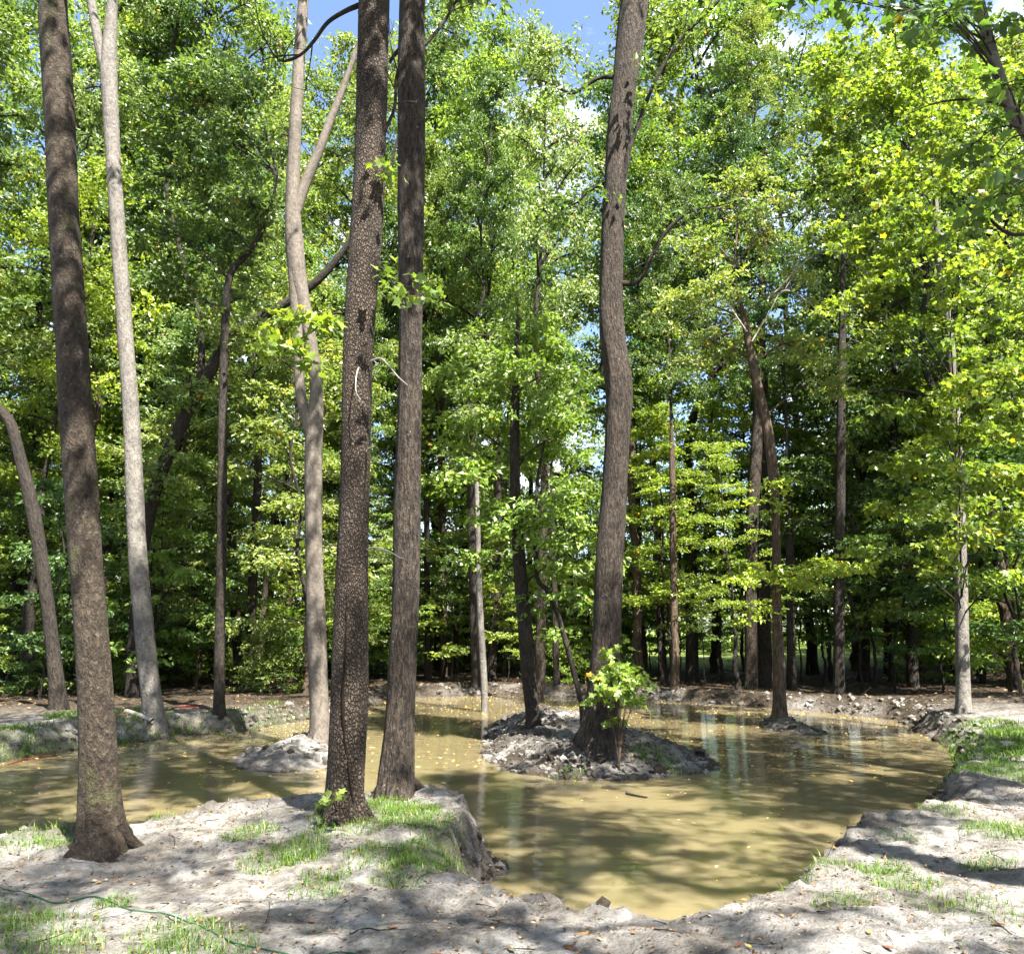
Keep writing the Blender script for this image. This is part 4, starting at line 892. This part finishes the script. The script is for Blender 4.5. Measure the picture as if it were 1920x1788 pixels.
for px_, y_, H_2, pr_ in ((1235, 30, 12, 1), (1285, 33, 13, 4), (1345, 29.5, 11, 0), (1385, 34, 14, 1), (1450, 31, 12, 4), (1500, 34.5, 14, 2), (1545, 30, 11, 1), (1600, 33, 13, 0), (1650, 30.5, 12, 3), (1700, 35, 14, 1), (1420, 36, 15, 3)):
    x_ = (px_ - 960) / FPX * y_; B = np.array([x_, y_, gz(x_, y_)]); h0 = rs.uniform(2.3, 3.2)
    root = tag(empty("young_tree", B), f"{['bright green', 'leafy green', 'silvery green', 'slim green', 'wide bright green'][pr_]} young tree with a bare lower stem {zone(px_)}", "tree", "bare stemmed young trees")
    me, tip = trunk_me[rs.integers(0, 3)]
    t = bpy.data.objects.new("trunk", me); col.objects.link(t); t.parent = root; s_ = .07 / 0.14; t.scale = (s_, s_, h0 / 10)
    put_crown(root, B, MIDS[pr_], B + np.array([tip[0] * s_, tip[1] * s_, h0 - .05]), (H_2 - h0) / 10, rs.random() * 6.28, 1.15); placed.append((x_, y_))
LOWW = ["green", "bright green", "dark green", "wide green", "small bright green", "wide dark green"]
MIDW = ["bright green", "leafy green", "silvery green", "slim green", "wide bright green"]
def spot(ymin, ymax, dmin, gap):
    y = rs.uniform(ymin, ymax); x = rs.uniform(-1, 1) * (0.68 * y + 2)
    d = glook(np.array([x]), np.array([y]))[1][0]
    if d < dmin or not free(x, y, gap): return None
    return x, y, proj(x, y, 0)[0]
cnt = 0
for _ in range(1500):                              # taller leafy young trees filling the space under the canopy
    if cnt >= 74: break
    q = spot(24.5, 44, 1.2, 1.3)
    if q is None: continue
    x, y, px = q; pr = int(rs.integers(0, 5)); H = rs.uniform(7.5, 14)
    if 1290 < px < 1680 and y > 36: continue
    if 985 < px < 1150: H = rs.uniform(6, 10)
    z = gz(x, y); B = np.array([x, y, z]); h0 = rs.uniform(1.0, 2.6)
    root = tag(empty("young_tree", B), f"{MIDW[pr]} young tree, {depth(y)}, {zone(px)}", "tree", "young trees under the canopy")
    me, tip = trunk_me[rs.integers(0, 3)]
    t = bpy.data.objects.new("trunk", me); col.objects.link(t); t.parent = root; s_ = rs.uniform(.05, .085) / 0.14; t.scale = (s_, s_, h0 / 10)
    put_crown(root, B, MIDS[pr], B + np.array([tip[0] * s_, tip[1] * s_, h0 - .05]), (H - h0) / 10, rs.random() * 6.28, rs.uniform(.9, 1.25))
    placed.append((x, y)); cnt += 1
cnt = 0
for _ in range(1500):
    if cnt >= 110: break
    q = spot(25.5, 46, 1.3, 1.0)
    if q is None: continue
    x, y, px = q
    if 1290 < px < 1680 and (y > 33 or rs.random() < 0.4): continue
    pr = int(rs.integers(0, 6))
    sapling(x, y, rs.uniform(3.5, 7), pr, f"{LOWW[pr]} thin sapling, {depth(y)}, {zone(px)}", "understorey saplings behind the pond", h0=rs.uniform(0.7, 2.2))
    cnt += 1
for x, y, H in ((-12.5, 22, 6), (-14, 19, 5), (-10.6, 24, 7), (12.8, 21, 6.5), (13.5, 17.5, 6), (14.2, 22.5, 8), (12.2, 23.5, 6), (11.8, 25.5, 7), (-15, 16.5, 5)):
    pr = int(rs.integers(0, 6))
    sapling(x, y, H, pr, f"{LOWW[pr]} sapling on the {'left' if x < 0 else 'right'} bank of the pond, {'near' if y < 20 else 'far'} end", "saplings on the side banks")
cnt = 0
for _ in range(1500):
    if cnt >= 140: break
    q = spot(22, 50, 1.0, 0.8)
    if q is None: continue
    x, y, px = q
    if 1200 < px < 1680 and (y > 30 or rs.random() < 0.6): continue
    if px > 690 and y < 26.5: continue
    pr = int(rs.integers(0, 3))
    sapling(x, y, rs.uniform(0.7, 2.2), pr, f"low {['green', 'dark green', 'bright green'][pr]} bush, {depth(y)}, {zone(px)}", "bushes on the forest floor", "bush", BUSH, cat="bush")
    cnt += 1

# trees round the viewpoint: out of frame, their crowns break the sunlight over the banks and water
THIN = [crown_proto(500 + k, 'mid', spread=3.4, nl=13, ncl=4, lpc=75, size=0.15, R=0.8) for k in range(3)]
TALL += THIN
for k, (x, y, H, hb, pr, sq) in enumerate(((4.6, -1.0, 17, 7.5, 8, 1.1), (7.9, 4.2, 18, 8.5, 0, 0.9), (9.8, 5.6, 20, 10, 1, 1.2), (2.6, -5.5, 17, 8, 8, 1.0), (-2.6, -1.6, 17, 8, 9, 1.2), (13.0, 6.5, 20, 9, 9, 1.0), (6.5, -4.2, 19, 9, 10, 1.0), (0.4, -2.4, 17, 8.2, 10, 1.0), (5.4, 2.4, 18, 8.5, 1, 0.9))):
    wood_tree(x, y, H, hb, pr, sq, 0.2, f"tall tree out of frame {['right', 'right', 'right', 'behind', 'left', 'right', 'behind', 'right', 'right'][k]} of the viewpoint, dappling the banks, {['close by', 'farther off', 'beside the right bank', 'straight back', 'close by', 'farthest off', 'to the right', 'closest of all', 'by the bottom bay'][k]}", "trees round the viewpoint")

# far wood: reads as one mass
Lv = Leaves(); rf = np.random.default_rng(13)
k = 3000
yy = rf.uniform(58, 84, k); xx = rf.uniform(-1, 1, k) * (0.80 * yy + 8)
top = 15 + 6 * fbm(xx * 0.12, yy * 0.05, 2)
zz = 0.5 + (top - 0.5) * rf.random(k) ** 1.5
clumps(Lv, rf, np.stack([xx, yy, zz], 1), 1.7, 46, 0.42, 0.5, 7)
fw = Lv.build("far_woods", LEAF['mid'])
tag(fw, "mass of distant green woodland closing the view behind the trees", "woods", kind="stuff")

# ------------------------------------------------------------------ ground cover and small things
rg = np.random.default_rng(21)
def zs(x, y): return glook(x, y)[0]
# grass blades
PX, PY, PH, PWd = [], [], [], []
for a, b, r, dn, h in PATCH:
    near = b < 10.5
    k = int(dn * r * r * (14000 if near else 3600)) + 25
    rr = r * np.sqrt(rg.random(k)) * 1.05; th = rg.random(k) * 6.283
    x = a + rr * np.cos(th); y = b + rr * np.sin(th)
    keep = rg.random(k) < np.clip(0.62 + 0.9 * fbm(x * 5, y * 5, 2), 0.04, 1)
    PX.append(x[keep]); PY.append(y[keep]); PH.append((h * (1 if near else 1.35)) * (0.25 + 1.1 * rg.random(keep.sum()) ** 1.6)); PWd.append(np.full(keep.sum(), 0.0028 if near else 0.009))
k = 2600                                            # stray blades on the sand
x = rg.uniform(-7, 7, k); y = rg.uniform(4, 10, k); keep = fbm(x * 1.2 + 3, y * 1.2, 3) > 0.12
PX.append(x[keep]); PY.append(y[keep]); PH.append(rg.uniform(.02, .07, keep.sum())); PWd.append(np.full(keep.sum(), 0.003))
x, y, h, wd = map(np.concatenate, (PX, PY, PH, PWd))
z, d, _ = glook(x, y); keep = d > 0.0
x, y, z, h, wd = x[keep], y[keep], z[keep], h[keep], wd[keep]; k = len(x)
az = rg.random(k) * 6.283; ben = rg.uniform(0.2, 1.4, k) * h
s_ = np.stack([-np.sin(az), np.cos(az), np.zeros(k)], 1) * wd[:, None]
o_ = np.stack([np.cos(az), np.sin(az), np.zeros(k)], 1)
b0 = np.stack([x, y, z - 0.008], 1); mid = b0 + o_ * (ben * 0.3)[:, None] + np.array([0, 0, 1.0]) * (h * 0.6)[:, None]; tip = b0 + o_ * ben[:, None] + np.array([0, 0, 1.0]) * (h * 0.95)[:, None]
V = np.stack([b0 - s_, b0 + s_, mid + s_ * .7, mid - s_ * .7, tip], 1).reshape(-1, 3)
q = np.arange(k)[:, None] * 5
lc = np.clip(rg.normal(0.5, 0.2, k), 0, .84); lc[rg.random(k) < 0.06] = 1.0
g_ = build("grass", V, [q + np.array([0, 1, 2, 3]), q + np.array([3, 2, 4])], LEAF['grass'], smooth=False, attrs={"lc": np.repeat(lc, 5)})
tag(g_, "tufts of short green grass on the sandy banks", "grass", kind="stuff")

# mud clods along the banks and on the islands
import bmesh
bm = bmesh.new(); bmesh.ops.create_icosphere(bm, subdivisions=1, radius=1)
ico_v = np.array([v.co[:] for v in bm.verts]); ico_f = np.array([[v.index for v in f.verts] for f in bm.faces]); bm.free()
def scatter_clods(k, xr_, yr_, dmin, dmax, smin, smax, isl_only=False):
    x = rg.uniform(*xr_, k); y = rg.uniform(*yr_, k)
    z, d, il = glook(x, y); keep = (d > dmin) & (d < dmax)
    if isl_only: keep &= il
    x, y, z = x[keep], y[keep], z[keep]; n_ = len(x)
    sz = (smin + (smax - smin) * rg.random(n_) ** 3)[:, None] * rg.uniform(0.6, 1.3, (n_, 3)); sz[:, 2] *= 0.75
    jit = 1 + rg.normal(0, 0.22, (n_, len(ico_v), 1))
    return np.stack([x, y, z], 1)[:, None] + ico_v[None] * jit * sz[:, None]
cl = np.concatenate([scatter_clods(30000, (-8, 8), (4, 11), -0.04, 0.26, .010, .075).reshape(-1, 3), scatter_clods(9000, (-1.5, 5), (11, 20.5), -0.06, 9, .008, .055, True).reshape(-1, 3),
                     scatter_clods(5000, (-6.5, 9), (12, 22), -0.06, 9, .008, .045, True).reshape(-1, 3), scatter_clods(16000, (-12, 12), (11, 30), -0.05, 0.7, .02, .11).reshape(-1, 3),
                     scatter_clods(2600, (-6, 6), (4, 8), 0.2, 9, .004, .018).reshape(-1, 3)])
n_ = len(cl) // len(ico_v)
CLF = (np.arange(n_)[:, None, None] * len(ico_v) + ico_f[None]).reshape(-1, 3)
cz, cd, ci = glook(cl[::len(ico_v), 0], cl[::len(ico_v), 1])
wetc_ = np.clip(np.where(ci, 0.5, np.exp(-np.clip(cd, 0, 9) / .26)) + rg.normal(0, 0.35, n_), 0, 1)
o = build("mud_clods", cl, CLF, EARTH, smooth=False, attrs={"wet": np.repeat(wetc_, len(ico_v))})
tag(o, "crumbled clods of grey mud along the banks and islands", "mud", kind="stuff")

# dead leaf litter, twigs and floating leaves (uncountable)
def flat_leaves(name, x, y, z, size, lc, mat, tilt, label, cat):
    Lv = Leaves(); k = len(x); az = rg.random(k) * 6.283
    Lv.add(np.stack([x, y, z], 1), np.stack([np.cos(az), np.sin(az), rg.normal(0, tilt, k)], 1), np.stack([rg.normal(0, tilt, k), rg.normal(0, tilt, k), np.ones(k)], 1), size, lc)
    return tag(Lv.build(name, LEAF[mat], wide=0.6), label, cat, kind="stuff")
k = 11000; x = np.concatenate([rg.uniform(-6.5, 6.5, k), rg.uniform(-24, 24, 11000)]); y = np.concatenate([rg.uniform(3.6, 9.5, k), rg.uniform(18, 46, 11000)])
z, d, il = glook(x, y); keep = (d > 0.05) & ((y > 17) | (fbm(x * 1.1, y * 1.1, 3) > -0.25)); x, y, z = x[keep], y[keep], z[keep]
flat_leaves("leaf_litter", x, y, z + 0.010, np.where(y < 12, rg.uniform(.010, .042, len(x)), rg.uniform(.06, .13, len(x))), np.clip(rg.normal(.42, .28, len(x)), 0, 1), 'dry', 0.25, "brown leaf litter strewn over sand and forest floor", "leaf litter")
k = 9500; x = rg.uniform(-12, 13, k); y = rg.uniform(5.5, 30, k); z, d, il = glook(x, y)
dens = np.clip(0.28 + 0.9 * sstep(17, 24, y + 3 * fbm(x * .4, y * .4, 2)) + 0.5 * np.exp(d / 0.4), 0, 1) * np.clip(0.5 + 1.3 * fbm(x * .9, y * .9, 3), 0.05, 1)
keep = (d < -0.03) & (rg.random(k) < dens); x, y = x[keep], y[keep]
flat_leaves("floating_leaves", x, y, np.full(len(x), ZW + 0.006), np.where(y < 12, rg.uniform(.025, .06, len(x)), rg.uniform(.05, .11, len(x))), np.clip(rg.normal(.6, .25, len(x)), 0, 1), 'float', 0.04, "small yellow and tan leaves floating on the pond", "leaves")
G = Geo()
for _ in range(420):
    far_ = rg.random() < 0.45
    a = rg.uniform(-5, 5) if not far_ else rg.uniform(-12, 12); b = rg.uniform(3.8, 9) if not far_ else rg.uniform(12, 30)
    z, d, il = glook(np.array([a]), np.array([b]))
    if d[0] < 0.02: continue
    L = rg.uniform(.05, .22) * (1 if not far_ else 3); th = rg.random() * 6.283; e = np.array([math.cos(th), math.sin(th), 0]) * L
    p0 = np.array([a, b, z[0] + .006]); p2 = p0 + e; p2[2] = gz(p2[0], p2[1]) + .008 + (rg.random() < .25) * L * .4
    r = rg.uniform(.0015, .004) * (1 if not far_ else 2.2)
    G.add(*tube(bez(p0, (p0 + p2) / 2 + rg.normal(0, .12 * L, 3) * (1, 1, .15), p2, 5), np.linspace(r, r * .5, 5), 4))
# fine roots hanging from the cut banks
for _ in range(3000):
    a = rg.uniform(-6, 6); b = rg.uniform(4.5, 10.5)
    if rg.random() < .35: a, b = rg.uniform(-1, 4.5), rg.uniform(11.5, 19)
    z, d, il = glook(np.array([a]), np.array([b]))
    if not (0.03 < d[0] < 0.22): continue
    L = rg.uniform(.05, .2); p0 = np.array([a, b, z[0] + .01]); e = rg.normal(0, .6, 3); e[2] = -abs(e[2]) * .8
    q2 = p0 + e * L; q2[2] = max(q2[2], ZW)
    G.add(*tube(bez(p0, p0 + rg.normal(0, .4, 3) * L + (0, 0, .02), q2, 4), np.linspace(.003, .001, 4), 3))
tag(G.build("twig_litter", BARK['dark']), "small dark twigs and fine roots strewn over the banks", "twigs", kind="stuff")

def laid(name, label, cat, pts, r, mat, lift=0.0, sides=8, taper=1.0, per=10):
    """a cord or stick following the ground under photograph points (px, py, z guess)"""
    W = []
    for a, b, z in pts:
        P = at_z(a, b, z); P[2] = max(gz(P[0], P[1]), ZW) + r + lift; W.append(P)
    S = spline(np.array(W), len(W) * per)
    for p in S: p[2] = max(p[2], max(gz(p[0], p[1]), ZW) + r * 0.6)
    B = S[0].copy(); root = None
    G = Geo(); G.add(*tube(S, np.linspace(r, r * taper, len(S)), sides, 0.12 if taper < 1 else 0, 0))
    o = G.build(name, mat, None, off=B); o.location = tuple(B)
    return tag(o, label, cat)
HOSE = plain("green_rubber", (0.012, 0.055, 0.026), 0.6, .2); RED = plain("red_rubber", (0.20, 0.03, 0.022), 0.5)
laid("garden_hose", "thin green garden hose snaking across the sand in the lower left", "hose",
     [(-60, 1600, 0), (0, 1617, 0), (60, 1640, 0), (110, 1655, 0), (180, 1651, 0), (250, 1674, 0), (310, 1681, 0), (360, 1704, 0), (430, 1734, 0), (500, 1749, 0), (580, 1757, 0), (650, 1753, 0), (700, 1768, 0), (770, 1796, 0), (850, 1830, 0)], 0.0048, HOSE)
laid("red_hose", "red hose looped on the grass right of the pale leaning trunk", "hose",
     [(305, 1333, -.1), (325, 1325, -.1), (345, 1319, -.1), (365, 1321, -.1), (371, 1326, -.1), (350, 1328, -.1), (320, 1331, -.1), (306, 1337, -.1)], 0.012, RED, 0.03)
laid("red_hose", "short red hose end lying left of the pale leaning trunk", "hose", [(215, 1342, -.1), (235, 1340, -.1), (255, 1336, -.1)], 0.012, RED, 0.03)
laid("red_hose", "faint red hose at the waterline of the far left bank", "hose", [(15, 1428, -.5), (45, 1420, -.5), (75, 1414, -.5), (100, 1411, -.5)], 0.010, RED, 0.01)
laid("stick", "dark stick floating in the water in front of the island", "stick", [(1174, 1489, ZW), (1192, 1493, ZW), (1213, 1497, ZW)], 0.018, BARK['dark'], 0, taper=.6)
laid("root", "short dark root lying right of the ridged trunk", "root", [(765, 1490, -.1), (790, 1486, -.1), (812, 1482, -.1), (820, 1478, -.1)], 0.03, BARK['dark'], .02, taper=.4)
Pa = np.array([BB[0] - .62, BB[1] + .10, 0]); Pb = np.array([BB[0] + .12, BB[1] - .32, 0])
for q in (Pa, Pb): q[2] = max(gz(q[0], q[1]), BB[2] - .02) + .05
G = Geo(); G.add(*tube(bez(Pa, (Pa + Pb) / 2 + (0, 0, .03), Pb, 12), np.linspace(.055, .045, 12), 10, .1, .05)); o = G.build("log", BARK['dead'], None, off=Pa); o.location = tuple(Pa)
tag(o, "pale fallen log at the foot of the pale leaning trunk", "log")
laid("stick", "long dead branch on the forest floor behind the crooked mound tree", "stick", [(1352, 1240, .3), (1380, 1246, .3), (1420, 1252, .3), (1450, 1254, .3)], 0.05, BARK['dead'], .25, taper=.5)
laid("stick", "dark twig in the sand at the bottom right", "stick", [(1412, 1772, 0), (1418, 1781, 0), (1440, 1783, 0), (1455, 1779, 0)], 0.006, BARK['dark'], 0, taper=.5)
laid("stick", "short dark stick poking from the right cut bank over the water", "stick", [(1541, 1586, -.25), (1552, 1585, -.25), (1566, 1582, -.25)], 0.008, BARK['dark'], .03, taper=.6)
laid("stick", "bare twig lying on the mud spit of the forked tree", "stick", [(438, 1392, -.4), (455, 1390, -.4), (478, 1394, -.4), (496, 1404, -.4)], 0.010, BARK['dead'], .06, taper=.5)
laid("stick", "dark crooked twig left of the bottom water bay", "stick", [(660, 1722, 0), (690, 1714, 0), (712, 1722, 0), (745, 1712, 0)], 0.005, BARK['dark'], 0, taper=.5)
P0 = at_z(424, 1528, -.15); P0[2] = gz(P0[0], P0[1]) - .03; P1 = at_Y(429, 1495, P0[1])
G = Geo(); G.add(*tube(bez(P0, (P0 + P1) / 2 + (.012, 0, 0), P1, 6), np.linspace(.007, .004, 6), 6)); o = G.build("stick", BARK['dead'], None, off=P0); o.location = tuple(P0)
tag(o, "thin bare stick standing upright on the bank before the dark water", "stick")

def fallen_leaf(px, py, size, colr, label, rot):
    P = at_z(px, py, 0); P[2] = gz(P[0], P[1]) + 0.012
    v = np.array([(0, 0), (.16, .15), (.24, .38), (.22, .6), (.12, .82), (0, 1), (-.13, .8), (-.23, .58), (-.23, .36), (-.15, .14)]) * size; ring = np.array([[p[0], p[1] - size / 2, 0.28 * size * (abs(p[0]) / size) ** 1.2 + .1 * size * (p[1] / size - .5) ** 2] for p in v])
    c, s__ = math.cos(rot), math.sin(rot); ring = ring @ np.array([[c, s__, 0], [-s__, c, 0], [0, 0, 1]])
    k = len(ring); V = np.concatenate([ring, ring - (0, 0, .0012)])
    sides = np.array([[i, (i + 1) % k, k + (i + 1) % k, k + i] for i in range(k)])
    o = build("fallen_leaf", V, [np.arange(k)[None], np.arange(2 * k - 1, k - 1, -1)[None], sides], plain("leaf_tone", tuple(.62 * v for v in colr), 0.7, .2), smooth=False)
    o.location = tuple(P); tag(o, label, "leaf", "fallen leaves in the foreground")
for a in ((1066, 1741, .085, (.22, .09, .03), "russet curled leaf on the sand below the water bay", .4), (1092, 1722, .075, (.30, .17, .06), "tan leaf just behind the russet one on the sand", 1.9), (820, 1760, .075, (.17, .08, .05), "narrow brown leaf on the sand at bottom centre", 1.3),
          (738, 1716, .07, (.28, .16, .09), "light brown leaf on the sand left of the water bay", 1.7), (1383, 1762, .06, (.16, .05, .03), "dark red leaf at bottom right beside a yellow one", 2.2), (1402, 1767, .06, (.42, .33, .08), "yellow leaf beside the dark red one at bottom right", .3),
          (1872, 1735, .075, (.18, .06, .035), "red brown leaf near the right edge of the sand", 1.), (1630, 1747, .055, (.50, .40, .08), "small yellow leaf on the sunlit sand at right", 2.6), (1665, 1775, .065, (.17, .08, .04), "brown leaf at the bottom right of the sand", .8),
          (327, 1760, .06, (.42, .34, .24), "pale round leaf in the grass by the green hose", 0.2), (585, 1694, .055, (.25, .09, .05), "reddish leaf in shaded sand below the grassy point", 1.2), (188, 1616, .05, (.32, .17, .05), "orange leaf at the foot of the mottled trunk", 2.),
          (960, 1742, .06, (.16, .17, .07), "greenish leaf on the sand at bottom centre right", .9)):
    fallen_leaf(*a[:4], a[4], a[5])

# things that still share a description are told apart by their order from left to right
same = {}
for o in col.objects:
    if o.parent is None and "label" in o and "group" in o: same.setdefault(o["label"], []).append(o)
for lab, os_ in same.items():
    if 2 <= len(os_) <= 9:
        os_.sort(key=lambda o: proj(*o.location)[0])
        O_ = ["first", "second", "third", "fourth", "fifth", "sixth", "seventh", "eighth", "ninth"]
        W = {2: ["left", "right"], 3: ["leftmost", "middle one", "rightmost"]}.get(len(os_), [q + " from left" for q in O_[:len(os_)]])
        for o, w_ in zip(os_, W): o["label"] = f"{lab}, {w_}"
